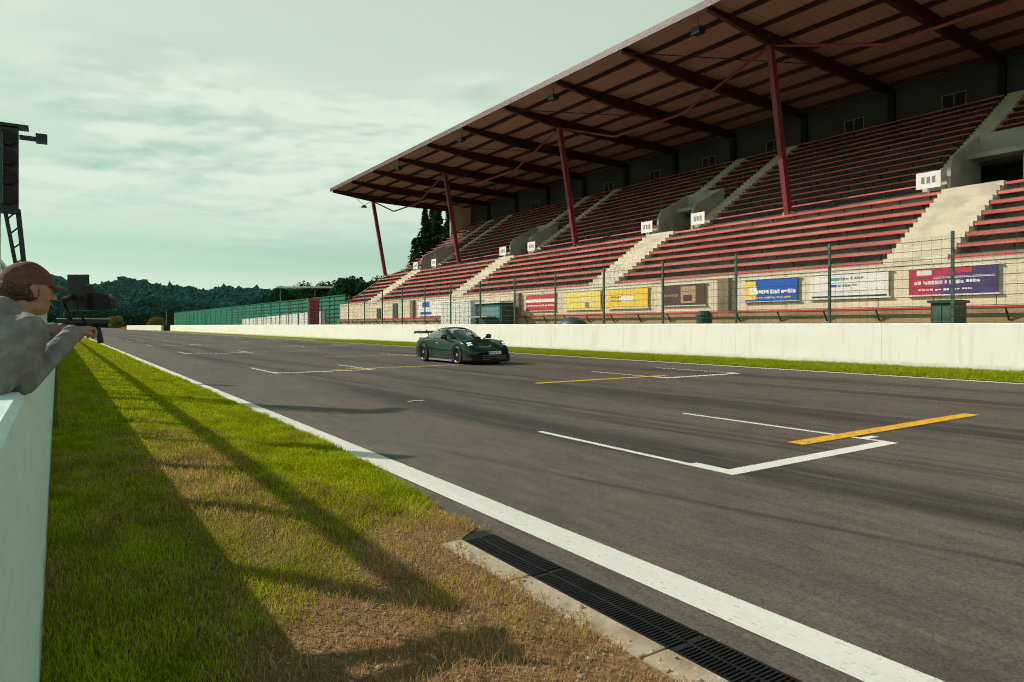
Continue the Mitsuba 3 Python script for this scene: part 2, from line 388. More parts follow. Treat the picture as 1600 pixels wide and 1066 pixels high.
def blades(n, x0, x1, y0, y1, hmin, hmax, w, keep, colf, lean=0.7, seed=1):
    r = np.random.default_rng(seed)
    x, y = r.uniform(x0, x1, n), r.uniform(y0, y1, n)
    k = keep(x, y, r); x, y = x[k], y[k]
    n = len(x)
    h = r.uniform(hmin, hmax, n) * (0.7 + 0.6 * meshkit.noise(np.stack([x * 3, y * 3, 0 * x], 1), 8))
    c = colf(x, y, r)
    a = r.uniform(0, 2 * np.pi, n); l = lean * r.uniform(0.25, 1.2, n)
    d = np.stack([np.cos(a), np.sin(a), 0 * a], 1)
    s = np.stack([-np.sin(a), np.cos(a), 0 * a], 1) * (w * r.uniform(0.6, 1.3, n))[:, None] / 2
    b = np.stack([x, y, np.full(n, 0.008)], 1)
    mid = b + d * (h * l * 0.35)[:, None] + np.array([0, 0, 1]) * (h * 0.6)[:, None]
    tip = b + d * (h * l)[:, None] + np.array([0, 0, 1]) * h[:, None]
    v = np.stack([b - s, b + s, mid + s * 0.8, mid - s * 0.8, tip], 1).reshape(-1, 3)
    o = np.arange(n)[:, None] * 5
    f = np.concatenate([o + [[0, 1, 2]], o + [[0, 2, 3]], o + [[3, 2, 4]]], 0)
    return v, f, np.repeat(c, 5, 0)


def left_col(x, y, r):
    d = dryness_np(x, y)
    t = r.uniform(0, 1, len(x))[:, None]
    lush = np.array([0.21, 0.30, 0.008]) * (1 - t) + np.array([0.53, 0.55, 0.018]) * t
    dry = np.array([0.30, 0.18, 0.070]) * (1 - t) + np.array([0.62, 0.42, 0.19]) * t
    pick = (r.uniform(0, 1, len(x)) < d * 1.05)[:, None]
    clump = 0.62 + 0.76 * meshkit.fbm(np.stack([x * 5.0, y * 3.6, 0 * x], 1), 3, 31)[:, None]      # denser and thinner tufts
    return np.clip(np.where(pick, dry, lush) * clump, 0, 0.7)


def left_keep(x, y, r):
    d = dryness_np(x, y)
    e = verge_edge(y) - 0.01 + (meshkit.noise(np.stack([y * 7, y * 0, y * 0], 1), 4) - 0.4) * np.where(y < 3.9, 0.16, 0.10)
    return (x < e) & (r.uniform(0, 1, len(x)) > 0.72 * d)


gb = MB()
for args in ((150000, -0.06, 2.62, 0.9, 5.2, 0.02, 0.050, 0.0045), (120000, -0.06, 2.62, 5.2, 10.5, 0.03, 0.07, 0.006), (80000, 0, 2.62, 10.5, 24, 0.035, 0.08, 0.010), (50000, 0, 2.62, 24, 70, 0.04, 0.09, 0.02), (14000, 0, 2.62, 70, 200, 0.05, 0.1, 0.05), (20000, 0, 2.1, -6, 0.9, 0.02, 0.05, 0.006)):
    v, f, c = blades(*args, left_keep, left_col, seed=args[0])
    gb.add(v, f, c)
# a lusher fringe along the track edge
v, f, c = blades(60000, 1.5, 2.60, 4.0, 20, 0.03, 0.085, 0.006, lambda x, y, r: (x < verge_edge(y) + 0.01) & (dryness_np(x, y) < 0.45), left_col, seed=3)
gb.add(v, f, c)
put('verge_grass', gb, 'm_blade', kind='stuff', label='short green and dry grass blades beside the pit wall', cat='grass', color=gb.col())

# loose stones and dry crumbs on the bare earth
r_ = np.random.default_rng(77)
st_ = MB(); ico = trimesh.creation.icosphere(0)
nst = 0
while nst < 900:
    x, y = r_.uniform(0.7, 2.12), r_.uniform(0.9, 4.6)
    if float(dryness_np(np.array([x]), np.array([y]))[0]) < 0.55 or (x > 1.97 and y > 3.7): continue
    q = r_.uniform(0.003, 0.011) * (1.6 if r_.uniform() < .06 else 1)
    z0 = 0.024 if x > 1.98 else 0.013
    st_.add(ico.vertices * (q * r_.uniform(.6, 1.2, (12, 1))) * [1, 1, .7] + [x, y, z0 + q * .2], ico.faces); nst += 1
put('loose_stones', st_, 'm_kerb', kind='stuff', label='small loose stones and crumbs of earth beside the kerb', cat='stones')

rv = put('far_verge', strip(19.28, 23.45, -40, 330, 0.010, n=300), 'm_far_turf', kind='structure', label='mown bright turf strip below the white wall')
gr2 = MB()
v, f, c = blades(90000, 19.27, 23.30, 2, 60, 0.04, 0.10, 0.022, lambda x, y, r: r.uniform(0, 1, len(x)) > 0.0,
                 lambda x, y, r: np.array([0.20, 0.27, 0.008]) + np.array([0.18, 0.15, 0.014]) * (0.5 * r.uniform(0, 1, len(x)) + 0.5 * meshkit.fbm(np.stack([x * 1.3, y * 0.4, 0 * x], 1), 3, 6))[:, None], seed=12)
gr2.add(v, f, c)
put('far_verge_grass', gr2, 'm_blade', kind='stuff', label='mown grass along the foot of the white wall', cat='grass', color=gr2.col())
put('service_road', sm(23.85, 29.2, -40, 330, -0.008), 'm_lane', kind='structure', label='service lane between white wall and grandstand')

# ------------------------------------------------------------------ near pit wall with railing
pw = thing('pit_wall', 'near pale concrete pit wall with sloping face along the left edge', 'wall')
prof = [(-0.055, -0.03), (-0.055, 0.02), (-0.125, 1.060), (-0.150, 1.085), (-0.48, 1.085), (-0.51, 1.055), (-0.53, -0.03)]
y = -12.0
while y < 190:
    L = 4.0 if y < 60 else 20.0
    put('wall_block', MB().prism(prof, y + 0.006, y + L - 0.006), 'm_pit_wall', pw)
    y += L
RAIL_X, RAIL_Z = -1.30, 3.09
rl = thing('pit_wall_railing', 'tall grey steel rail on posts standing just behind the near pit wall', 'railing')
put('top_rail', MB().bar((RAIL_X, 6.90, RAIL_Z), (RAIL_X, 120, RAIL_Z), 0.115, 0.115), 'm_steel', rl)
yy = 6.95
while yy < 120:
    b = MB().box(RAIL_X - 0.04, RAIL_X + 0.04, yy - 0.085, yy + 0.085, -0.01, RAIL_Z - 0.059)
    b.box(RAIL_X - 0.09, RAIL_X + 0.09, yy - 0.09, yy + 0.09, -0.01, 0.012)
    put('rail_post', b, 'm_steel', rl)
    yy += 1.74

# signal mast on the pit wall
ms = thing('signal_mast', 'tall dark signal light mast with side arm rising behind the person', 'signal mast')
mx, my = -0.86, 17.3
b = MB()
for dx, dy in ((-0.12, -0.12), (0.12, -0.12), (0.12, 0.12), (-0.12, 0.12)):
    b.tube([(mx + dx - 0.25, my + dy, 0.0), (mx + dx - 0.25, my + dy, 5.5)], 0.022, 6)
for k in range(11):
    z = 0.3 + k * 0.5
    for (ax, ay), (bx, by) in (((-.12, -.12), (.12, -.12)), ((.12, -.12), (.12, .12)), ((.12, .12), (-.12, .12)), ((-.12, .12), (-.12, -.12))):
        b.tube([(mx + ax - 0.25, my + ay, z), (mx + bx - 0.25, my + by, z + (0.5 if k < 10 else 0.2))], 0.012, 5)
put('lattice_post', b, 'm_offwhite', ms)
lb = put('light_box', MB().tm(trimesh.creation.box((0.34, 0.24, 1.66), transform=trimesh.transformations.translation_matrix((mx + 0.02, my, 4.62)))), 'm_black', ms)
for k in range(4):
    z = 5.22 - k * 0.4
    t = MB(); t.tube([(mx + 0.02, my - 0.121, z), (mx + 0.02, my - 0.26, z)], 0.155, 14)
    put('lamp_hood', t, 'm_black_matt', lb)
    put('lamp_lens', MB().tube([(mx + 0.02, my - 0.232, z), (mx + 0.02, my - 0.24, z)], 0.13, 14), 'm_black_matt', lb)
put('side_arm', MB().bar((mx + 0.2, my, 5.30), (mx + 0.52, my, 5.30), 0.07, 0.09).box(mx + 0.48, mx + 0.68, my - 0.14, my + 0.14, 5.24, 5.40).box(mx - 0.2, mx + 0.36, my - 0.16, my + 0.16, 5.47, 5.53), 'm_black', ms)
tr = MB()
P0, P1 = np.array([mx + 0.18, my, 3.78]), np.array([mx + 0.42, my, 1.1])
tr.bar(P0 + [0, 0, 0], P1, 0.09, 0.09); tr.bar(P0 + [-0.22, 0, 0], P1 + [-0.08, 0, 0.3], 0.07, 0.07)
for k in range(7):
    a = P0 + (P1 - P0) * k / 8; c = P0 + [-0.22, 0, 0] + (P1 + np.array([-0.08, 0, 0.3]) - P0 - [-0.22, 0, 0]) * (k + 0.7) / 8
    tr.bar(a, c, 0.03, 0.03)
tr.box(mx - 0.40, mx + 0.22, my - 0.12, my + 0.12, 3.70, 3.79)
put('bracket', tr, 'm_black', ms)

for (px, py, zt, zb, lab) in ((-0.78, 11.8, 4.1, 3.1, 'dark board on a thin pole behind the pit wall, nearer of two'), (-1.50, 23.2, 5.2, 4.5, 'dark board on a thin pole behind the pit wall, farther of two')):
    sp = thing('signal_board', lab, 'signal board')
    put('pole', MB().tube([(px, py, -0.01), (px, py, zt)], 0.03, 8), 'm_steel', sp)
    put('board', MB().box(px - 0.16, px + 0.14, py - 0.03, py + 0.03, zb, zt), 'm_dkgreen', sp)

# ------------------------------------------------------------------ far white wall and catch fence
bw = thing('barrier_wall', 'long white concrete barrier wall along the far side of the track', 'wall')
prof = [(23.42, 0), (23.42, 1.43), (23.45, 1.46), (23.77, 1.46), (23.80, 1.43), (23.80, 0)]
y = -24.0
while y < 188:
    put('wall_block', MB().prism(prof, y + 0.004, min(y + 6 - 0.004, 188)), 'm_white_wall', bw)
    y += 6
fw = thing('far_barrier_wall', 'distant pale wall bending away past the end of the straight', 'wall')
pts = [(22.6, 197), (20.8, 220), (18.4, 246)]
for a, b in zip(pts, pts[1:]):
    put('wall_block', MB().bar((*a, 0.72), (*b, 0.72), 0.35, 1.44), 'm_white_wall', fw)
put('orange_barrier', MB().bar((18.2, 248, 0.4), (17.6, 254, 0.4), 0.5, 0.8).box(16.9, 18.5, 247, 247.6, 0, 0.9), 'm_orange', label='small orange barrier at the far end of the pale wall', cat='barrier')
bp = thing('black_pillar', 'black upright pillar in the gap of the far white wall', 'pillar')
put('shaft', MB().box(22.9, 24.6, 190, 191.2, 0, 5.4), 'm_black_matt', bp)
put('foot', MB().box(22.2, 25.2, 189.4, 191.8, 0, 1.2), 'm_black_matt', bp)

cf = thing('catch_fence', 'tall green catch fence of posts, cables and wires behind the white wall', 'fence')
FX = 24.05
y = -19.35
fposts = []
while y < 125:
    b = MB()
    b.box(FX - 0.04, FX + 0.04, y - 0.042, y + 0.042, 0.0, 4.45)
    b.box(FX - 0.13, FX + 0.13, y - 0.13, y + 0.13, 0.0, 0.05)
    put('fence_post', b, 'm_green_post', cf); fposts.append(y)
    y += 4.2
for k in range(9):
    z = 1.72 + k * 0.31
    put('cable', MB().tube([(FX - 0.085, fposts[0], z), (FX - 0.085, fposts[-1], z)], 0.011, 5), 'm_cable', cf)
mw = MB()
for yy in np.arange(fposts[0], 70, 0.30):
    mw.bar((FX - 0.10, yy, 1.4), (FX - 0.10, yy, 4.3), 0.005, 0.005)
for z in np.arange(1.5, 4.3, 0.155):
    mw.bar((FX - 0.10, fposts[0], z), (FX - 0.10, fposts[-1], z), 0.004, 0.004)
put('wire_mesh', mw, 'm_cable', cf, kind='stuff')

# ------------------------------------------------------------------ grandstand
gs = thing('grandstand', 'long covered grandstand with red benches under a wide red steel roof', 'grandstand')
Y0, Y1 = -9.25, 83.6
FRAMES = [85.25 - 6.75 * k for k in range(15)]
COLS = [85.25, 65.0, 44.75, 24.5, 4.25]
STAIRS = [75.1, 54.9, 34.65, 14.4, -5.85]
SW = 1.35


def spans(y0, y1, cuts):
    out, a = [], y0
    for c0, c1 in sorted(cuts):
        if c1 <= a: continue
        if c0 >= y1: break
        if c0 > a + 0.2: out.append((a, min(c0, y1)))
        a = c1
    if a < y1 - 0.2: out.append((a, y1))
    return out


low_rows = [(30.8 + 0.8 * i, 4.27 + 0.54 * i) for i in range(8)]          # bench front x, bench top z
up_rows = [(38.2 + 0.8 * j, 8.88 + 0.525 * j) for j in range(14)]
VOM = 1.75
brk = MB()
for i, (x, zb) in enumerate(low_rows):
    put('terrace_step', MB().box(x - 0.42, x + 0.40, Y0, Y1, zb - 0.98, zb - 0.44), 'm_tread_sunlit', gs)
    for a, b in spans(Y0, Y1, [(s - SW, s + SW) for s in STAIRS]):
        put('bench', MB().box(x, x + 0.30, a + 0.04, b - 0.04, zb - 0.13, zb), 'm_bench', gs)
        for yy in np.arange(a + 0.5, b - 0.3, 1.5):
            brk.box(x + 0.10, x + 0.16, yy, yy + 0.06, zb - 0.44, zb - 0.085)
put('walkway', MB().box(36.80, 38.02, Y0, Y1, 7.2, 8.12), 'm_concrete', gs)
vcut = [(s - VOM, s + VOM) for s in STAIRS]
acut = [(s + sg * (VOM + 0.65) - 0.62, s + sg * (VOM + 0.65) + 0.62) for s in STAIRS for sg in (-1, 1)]
for j, (x, zb) in enumerate(up_rows):
    t = MB()
    for a, b in (spans(Y0, Y1, vcut) if j < 4 else [(Y0, Y1)]):
        t.box(x - 0.20, x + 0.62, a, b, zb - 0.96, zb - 0.44)
    put('terrace_step', t, 'm_tread_shaded', gs)
    for a, b in spans(Y0, Y1, acut + (vcut if j < 5 else [])):
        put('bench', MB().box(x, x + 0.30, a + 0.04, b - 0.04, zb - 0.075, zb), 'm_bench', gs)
        for yy in np.arange(a + 0.5, b - 0.3, 1.5):
            brk.box(x + 0.10, x + 0.16, yy, yy + 0.06, zb - 0.44, zb - 0.085)
put('bench_bracket', brk, 'm_black_matt', gs, kind='stuff')
for s in STAIRS:
    st = put('lower_stair', MB().box(30.36, 30.40, s - SW, s + SW, 3.3, 3.8), 'm_stair', gs)
    for i, (x, zb) in enumerate(low_rows):
        tz = zb - 0.44
        put('step', MB().box(x - 0.40, x + 0.02, s - SW + 0.02, s + SW - 0.02, tz - 0.2, tz + 0.27), 'm_stair', st)
        put('step', MB().box(x + 0.02, x + 0.40, s - SW + 0.02, s + SW - 0.02, tz - 0.2, tz + 0.54), 'm_stair', st)
    for sg in (-1, 1):
        c = s + sg * (VOM + 0.65)
        if c < Y0 + 0.6: continue
        b = MB()
        for j, (x, zb) in enumerate(up_rows):
            tz = zb - 0.44
            b.box(x - 0.16, x + 0.24, c - 0.55, c + 0.55, tz - 0.1, tz + 0.25)
            b.box(x + 0.24, x + 0.60, c - 0.55, c + 0.55, tz - 0.1, tz + 0.50)
        put('upper_stair', b, 'm_stair', gs)
    if s < 0: continue
    # stairway opening (vomitory) with its parapets
    vo = put('stairway_opening', MB().box(41.35, 41.55, s - VOM, s + VOM, 10.2, 11.7), 'm_concrete', gs)
    for sg in (-1, 1):
        ya = s + sg * VOM
        put('parapet', MB().prism([(38.0, 8.1), (38.0, 9.55), (38.35, 10.15), (41.55, 11.75), (41.55, 8.1)], min(ya, ya - sg * 0.18), max(ya, ya - sg * 0.18)), 'm_concrete', vo)
    put('lintel', MB().box(40.1, 41.35, s - VOM + 0.18, s + VOM - 0.18, 10.2, 10.45), 'm_concrete', vo)
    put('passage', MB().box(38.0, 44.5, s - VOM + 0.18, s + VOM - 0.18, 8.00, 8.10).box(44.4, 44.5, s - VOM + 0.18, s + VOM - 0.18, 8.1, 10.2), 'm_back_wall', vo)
# back wall, end walls
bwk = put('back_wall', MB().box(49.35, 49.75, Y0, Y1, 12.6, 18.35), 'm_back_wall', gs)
for fy in FRAMES[1:]:
    put('pilaster', MB().box(49.05, 49.35, fy - 0.22, fy + 0.22, 15.2, 18.2), 'm_black_matt', bwk)
for fa, fb in zip(FRAMES[1:], FRAMES):
    c = (fa + fb) / 2 - 0.6
    w = MB()
    for (a, b, z0, z1) in ((-0.75, 0.75, 16.75, 16.82), (-0.75, 0.75, 15.85, 15.92), (-0.75, -0.68, 15.92, 16.75), (0.68, 0.75, 15.92, 16.75), (-0.03, 0.03, 15.92, 16.75)):
        w.box(49.28, 49.35, c + a, c + b, z0, z1)
    wk = put('window_frame', w, 'm_grey', bwk)
    put('pane', MB().box(49.31, 49.34, c - 0.68, c + 0.68, 15.92, 16.75), 'm_window_dark', wk)
endp = [(30.0, 0.0), (30.0, 4.05)] + [(x + dx, zb + dz) for x, zb in low_rows for dx, dz in ((-0.42, -0.25),)] + [(38.0, 8.6)] + [(x + 0.6, zb - 0.1) for x, zb in up_rows] + [(49.75, 16.6), (49.75, 0.0)]
for ya in (Y0 - 0.25, Y1):
    put('end_wall', MB().prism(endp, ya, ya + 0.25), 'm_brown_pier', gs)
put('gable_wall', MB().box(46.2, 49.75, Y1 + 0.26, Y1 + 0.5, 14.0, 18.2), 'm_cream', gs)
put('rear_wall', MB().box(49.77, 49.97, Y0 - 0.25, Y1 + 0.25, 0, 18.3), 'm_concrete', gs)
# front wall with panels
fwall = put('front_wall', MB().box(30.06, 30.36, Y0, Y1, 0.0, 3.93), 'm_brown_pier', gs)
y = Y0
k = 0
while y < Y1 - 0.5:
    wdt = 2.25
    e = min(y + wdt, Y1)
    put('panel', MB().box(29.98, 30.055, y + 0.015, e - 0.015, 2.12, 3.92), 'm_cream', fwall)
    y += wdt; k += 1
put('coping', MB().box(29.93, 30.42, Y0, Y1, 3.935, 4.06), 'm_stair', fwall)
put('plinth', MB().box(29.6, 30.055, Y0, Y1, 0.0, 2.02), 'm_tan_base', fwall)
for yy in (-4.0, 23.65, 43.4, 62.2):
    put('pier', MB().box(29.72, 29.975, yy - 0.35, yy + 0.35, 2.03, 3.93), 'm_brown_pier', fwall)
fr = put('front_rail', MB().bar((29.30, Y0, 2.10), (29.30, Y1, 2.10), 0.08, 0.08), 'm_red_rail', gs)
for yy in np.arange(Y0 + 0.5, Y1, 2.4):
    put('bracket', MB().bar((29.30, yy, 2.05), (29.58, yy, 1.6), 0.05, 0.05), 'm_black_matt', fr)

# roof
def roof_z(x): return 19.0 - 0.028 * (x - 29.4)
RX0, RX1 = 29.4, 50.1
rf = put('roof', MB().add([(RX0, Y0 - .3, roof_z(RX0) + .16), (RX1, Y0 - .3, roof_z(RX1) + .16), (RX1, 85.6, roof_z(RX1) + .16), (RX0, 85.6, roof_z(RX0) + .16)], [[0, 1, 2, 3]]), 'm_roof_top', gs)
XP = np.linspace(RX0, RX1, 5)
for fa, fb in zip(FRAMES[1:], FRAMES):
    for xa, xb in zip(XP, XP[1:]):
        b = MB()
        v = [(x, yv, roof_z(x) + dz) for x in (xa + .01, xb - .01) for yv in (fa + .01, fb - .01) for dz in (0, 0.10)]
        b.add(v, [[0, 1, 3], [0, 3, 2], [4, 6, 7], [4, 7, 5], [0, 4, 5], [0, 5, 1], [2, 3, 7], [2, 7, 6], [0, 2, 6], [0, 6, 4], [1, 5, 7], [1, 7, 3]])
        put('soffit_panel', b, 'm_soffit', rf)
for x in np.linspace(31.4, 48.6, 8):
    z = roof_z(x)
    put('purlin', MB().box(x - 0.07, x + 0.07, Y0, 85.2, z - 0.26, z - 0.006), 'm_purlin', rf)
for fy in FRAMES:
    z = roof_z
    zs = [(29.55, 0.30), (33.0, 0.62), (35.2, 0.80), (42, 0.80), (49.3, 0.60)]
    poly = [(x, z(x) - 0.005) for x, d in zs] + [(x, z(x) - 0.005 - d) for x, d in zs[::-1]]
    b = MB().prism(poly, fy - 0.03, fy + 0.03)
    for (xa, da), (xb, db) in zip(zs, zs[1:]):
        b.bar((xa, fy, z(xa) - da - 0.03), (xb, fy, z(xb) - db - 0.03), 0.26, 0.05)
    put('rafter', b, 'm_maroon', rf)
put('fascia', MB().box(RX0 - 0.08, RX0 - 0.005, Y0 - .3, 85.6, roof_z(RX0) - 0.26, roof_z(RX0) + 0.17), 'm_maroon', rf)
put('gutter', MB().add([(RX0, 85.62, roof_z(RX0) + .02), (RX1, 85.62, roof_z(RX1) + .02), (RX1, 85.62, roof_z(RX1) + .2), (RX0, 85.62, roof_z(RX0) + .2), (RX0, 85.75, roof_z(RX0) + .02), (RX1, 85.75, roof_z(RX1) + .02), (RX1, 85.75, roof_z(RX1) + .2), (RX0, 85.75, roof_z(RX0) + .2)],
                       [[0, 1, 2, 3], [4, 5, 6, 7], [3, 2, 6, 7], [0, 1, 5, 4], [0, 3, 7, 4], [1, 2, 6, 5]]), 'm_gutter', rf)
for cy in COLS:
    c = MB().bar((36.9, cy, 8.12), (35.1, cy, roof_z(35.1) - 0.8), 0.30, 0.42, up=(1, 0, 0))
    put('column', c, 'm_red_steel', gs)
    put('column_base', MB().box(36.82, 37.35, cy - 0.35, cy + 0.35, 8.12, 8.30), 'm_concrete', gs)
for ca, cb in zip(COLS[1:], COLS):
    p = [(35.1, ca + 0.1, 18.0), (35.1, ca + 6.75, 15.75), (35.1, cb - 6.75, 15.75), (35.1, cb - 0.1, 18.0)]
    b = MB()
    for a, c in zip(p, p[1:]):
        b.tube([a, c], 0.085, 8)
    put('trapeze_brace', b, 'm_red_steel', rf)
p = [(35.1, -2.5, 15.75), (35.1, 4.15, 18.0)]
put('trapeze_brace', MB().tube(p, 0.085, 8), 'm_red_steel', rf)
for ca, cb in zip(FRAMES[1::2], FRAMES[0::2]):
    put('wind_brace', MB().tube([(29.9, cb, roof_z(30) - .3), (42, ca, roof_z(42) - .3)], 0.035, 6), 'm_maroon', rf)

for k, fy in enumerate((24.5, 38.0, 51.5, 65.0)):
    fl = thing('floodlight', 'small dark floodlight under the front roof edge, ' + ('nearest to the camera', 'second nearest', 'third nearest', 'farthest of four')[k], 'floodlight', 'floodlights under the grandstand roof edge')
    put('housing', MB().box(30.0, 30.5, fy + 1.0, fy + 1.6, 18.0, 18.35), 'm_black', fl)
    put('hanger', MB().tube([(30.25, fy + 1.3, 18.35), (30.25, fy + 1.3, 18.96)], 0.025, 6), 'm_black', fl)
fl = thing('hanging_lamp', 'small dark lamp hanging below the far gable of the roof', 'lamp')
put('shade', MB().tube([(33.9, 85.4, 17.15), (33.9, 85.4, 17.4)], [0.45, 0.2], 12), 'm_black', fl)
put('wire', MB().tube([(32.2, 85.3, 18.7), (33.9, 85.4, 17.4), (35.6, 85.3, 18.6)], 0.03, 5), 'm_black', fl)

# section signs on the grandstand walkway
for s, w in ((34.65, 'third'), (54.9, 'second'), (14.4, 'fourth'), (75.1, 'first')):
    for sg, side in ((-1, 'near'), (1, 'far')):
        if s == 14.4 and sg < 0: continue
        yy = s + sg * 2.5
        lab = f'white section sign at the {side} side of the {w} stairway opening from the far end'
        sg_ = thing('section_sign', lab, 'sign', 'white section signs on the grandstand walkway')
        put('board', MB().box(37.66, 37.70, yy - 0.6, yy + 0.6, 8.55, 9.40), 'm_white', sg_)
        b = MB()
        for q in range(3):
            b.box(37.652, 37.659, yy - 0.35 + q * 0.26, yy - 0.18 + q * 0.26, 8.80, 9.15)
        put('print', b, 'm_grey', sg_)
        put('post', MB().box(37.70, 37.75, yy - 0.05, yy + 0.05, 8.12, 8.9), 'm_grey', sg_)

# ------------------------------------------------------------------ banners on the front wall (smeared print: bars only)
def banner(y0, y1, z0, z1, base, bars, label):
    b = thing('banner', label, 'banner')
    put('sheet', MB().box(29.86, 29.90, y0, y1, z0, z1), base, b)
    put('batten', MB().box(29.84, 29.92, y0 - 0.1, y1 + 0.1, z1 + 0.004, z1 + 0.06).box(29.84, 29.92, y0 - 0.1, y1 + 0.1, z0 - 0.06, z0 - 0.004), 'm_offwhite', b)
    for i, (fa, fb, za, zb, m) in enumerate(bars):
        ya, yb = y1 + (y0 - y1) * fa, y1 + (y0 - y1) * fb       # fractions run left to right in the photograph
        pm, q = MB(), 29.853 - 0.001 * i
        za_, zb_1 = z0 + (z1 - z0) * za, z0 + (z1 - z0) * zb
        lo, hi = min(ya, yb), max(ya, yb)
        if zb - za < 0.2 and hi - lo > 0.8 and zb - za > 0.075:      # a line of lettering too smeared to read: strokes of uneven width
            yy, rr = lo, np.random.default_rng(int(1000 * hi) % 977)
            while yy < hi - 0.04:
                w = min(rr.uniform(0.05, 0.15), hi - yy)
                pm.box(q, q + 0.004, yy, yy + w, za_ + (zb_1 - za_) * rr.choice([0, 0, 0.25]), zb_1 - (zb_1 - za_) * rr.choice([0, 0, 0.2]))
                yy += w + rr.choice([0.025, 0.025, 0.09])
        else:
            pm.box(q, q + 0.005, lo, hi, za_, zb_1)
        put('print', pm, m, b, kind='stuff' if len(pm.v) > 1 else None)


def ybar(u, x=29.88):
    return (1267 * x / (u - 90) - 0.56 * x) / 0.8285


banner(ybar(1246), ybar(1164), 2.62, 3.72, 'm_blue', [(0.0, 0.22, 0.08, 0.95, 'm_yellow'), (0.10, 0.24, 0.3, 0.7, 'm_white'), (0.22, 0.97, 0.34, 0.52, 'm_white'), (0.2, 0.88, 0.12, 0.2, 'm_yellow')], 'blue banner with yellow left edge and white stripe on the grandstand wall')
banner(ybar(1388), ybar(1266), 2.66, 3.76, 'm_white', [(0.28, 0.40, 0.72, 0.84, 'm_teal'), (0.40, 0.70, 0.72, 0.84, 'm_grey'), (0.26, 0.36, 0.45, 0.56, 'm_blue'), (0.36, 0.62, 0.45, 0.56, 'm_grey'), (0.02, 0.98, 0.02, 0.09, 'm_dkgreen'), (0.26, 0.66, 0.2, 0.3, 'm_offwhite')], 'white banner with grey and teal bars on the grandstand wall')
banner(ybar(1558), ybar(1420), 2.66, 3.74, 'm_purple', [(0.10, 0.28, 0.74, 0.94, 'm_offwhite'), (0.55, 0.74, 0.78, 0.95, 'm_red_banner'), (0.07, 0.82, 0.38, 0.52, 'm_offwhite'), (0.12, 0.74, 0.14, 0.22, 'm_white'), (0.3, 0.98, 0.60, 0.66, 'm_offwhite')], 'dark blue and red banner with pale bars, rightmost on the grandstand wall')
banner(ybar(1101), ybar(1034), 2.55, 3.72, 'm_brown_banner', [(0.46, 0.80, 0.1, 0.92, 'm_brown_light'), (0.05, 0.40, 0.42, 0.56, 'm_tan_base'), (0.52, 0.72, 0.2, 0.5, 'm_brown_banner')], 'dark brown banner with a light brown patch on the grandstand wall')
banner(ybar(1012), ybar(950), 2.50, 3.70, 'm_yellow', [(0.30, 0.66, 0.36, 0.60, 'm_white'), (0.08, 0.34, 0.54, 0.62, 'm_brown_banner'), (0.08, 0.34, 0.34, 0.42, 'm_brown_banner')], 'deep yellow banner with a white centre box on the grandstand wall')
banner(ybar(938), ybar(884), 2.50, 3.70, 'm_pale_yellow', [(0.58, 0.70, 0.06, 0.36, 'm_grey'), (0.40, 0.84, 0.38, 0.5, 'm_offwhite')], 'pale yellow banner with a small grey figure on the grandstand wall')
banner(ybar(867), ybar(822), 2.50, 3.68, 'm_red_banner', [(0.0, 1.0, 0.52, 0.74, 'm_white'), (0.0, 1.0, 0.26, 0.36, 'm_white')], 'red banner with two white stripes on the grandstand wall')
banner(ybar(708), ybar(654), 2.35, 3.72, 'm_white', [(0.12, 0.34, 0.58, 0.96, 'm_blue'), (0.06, 0.40, 0.06, 0.26, 'm_blue')], 'white banner with blue blocks, leftmost on the grandstand wall')

# objects standing in the service lane before the stand
wb = thing('white_container', 'tall white container standing in front of the grandstand wall behind the car', 'container')
ya, yb = ybar(745, 28.2), ybar(698, 28.2)
put('body', MB().box(27.6, 28.9, ya, yb, 0.1, 3.35), 'm_offwhite', wb)
for k in range(7):
    yy = ya + (k + 0.5) * (yb - ya) / 7
    put('rib', MB().box(27.565, 27.598, yy - 0.05, yy + 0.05, 0.25, 3.25), 'm_white', wb)
put('roof_edge', MB().box(27.55, 28.95, ya - 0.05, yb + 0.05, 3.355, 3.45), 'm_white', wb)
kb_ = thing('glazed_kiosk', 'kiosk with a wide blue green window beside the white container', 'kiosk')
ya, yb = ybar(792, 28.6), ybar(749, 28.6)
put('body', MB().box(28.1, 29.2, ya, yb, 0.05, 3.1), 'm_dkgreen', kb_)
put('window', MB().box(28.06, 28.098, ya + 0.2, yb - 0.2, 1.95, 2.95), 'm_glass_teal', kb_)
put('roof', MB().box(27.8, 29.3, ya - 0.2, yb + 0.2, 3.105, 3.25), 'm_offwhite', kb_)
put('awning', MB().bar((27.4, ybar(742, 27.4), 2.0), (28.0, ybar(762, 27.4), 2.1), 1.8, 0.08), 'm_white', kb_)
gc = thing('green_cabinet', 'dark green service cabinet below the dark blue and red banner', 'cabinet')
ya, yb = ybar(1502, 27), ybar(1466, 27)
put('body', MB().box(26.4, 27.4, ya, yb, 0.05, 2.2), 'm_dkgreen', gc)
put('door', MB().box(26.36, 26.398, ya + 0.08, (ya + yb) / 2 - 0.02, 0.2, 2.1), 'm_green_post', gc)
put('door', MB().box(26.36, 26.398, (ya + yb) / 2 + 0.02, yb - 0.08, 0.2, 2.1), 'm_green_post', gc)
put('lid', MB().box(26.3, 27.5, ya - 0.08, yb + 0.08, 2.204, 2.3), 'm_dkgreen', gc)
gc = thing('green_bin', 'dark green waste bin standing below the brown banner', 'bin')
put('body', MB().tube([(28.0, ybar(1100, 28), 0.05), (28.0, ybar(1100, 28), 1.9)], [0.34, 0.42], 14), 'm_dkgreen', gc, smooth=40)
put('lid', MB().tube([(28.0, ybar(1100, 28), 1.905), (28.0, ybar(1100, 28), 2.15)], [0.46, 0.25], 14), 'm_dkgreen', gc)
gc = thing('green_tarp', 'low dark green covered heap below the pale yellow banner', 'tarpaulin')
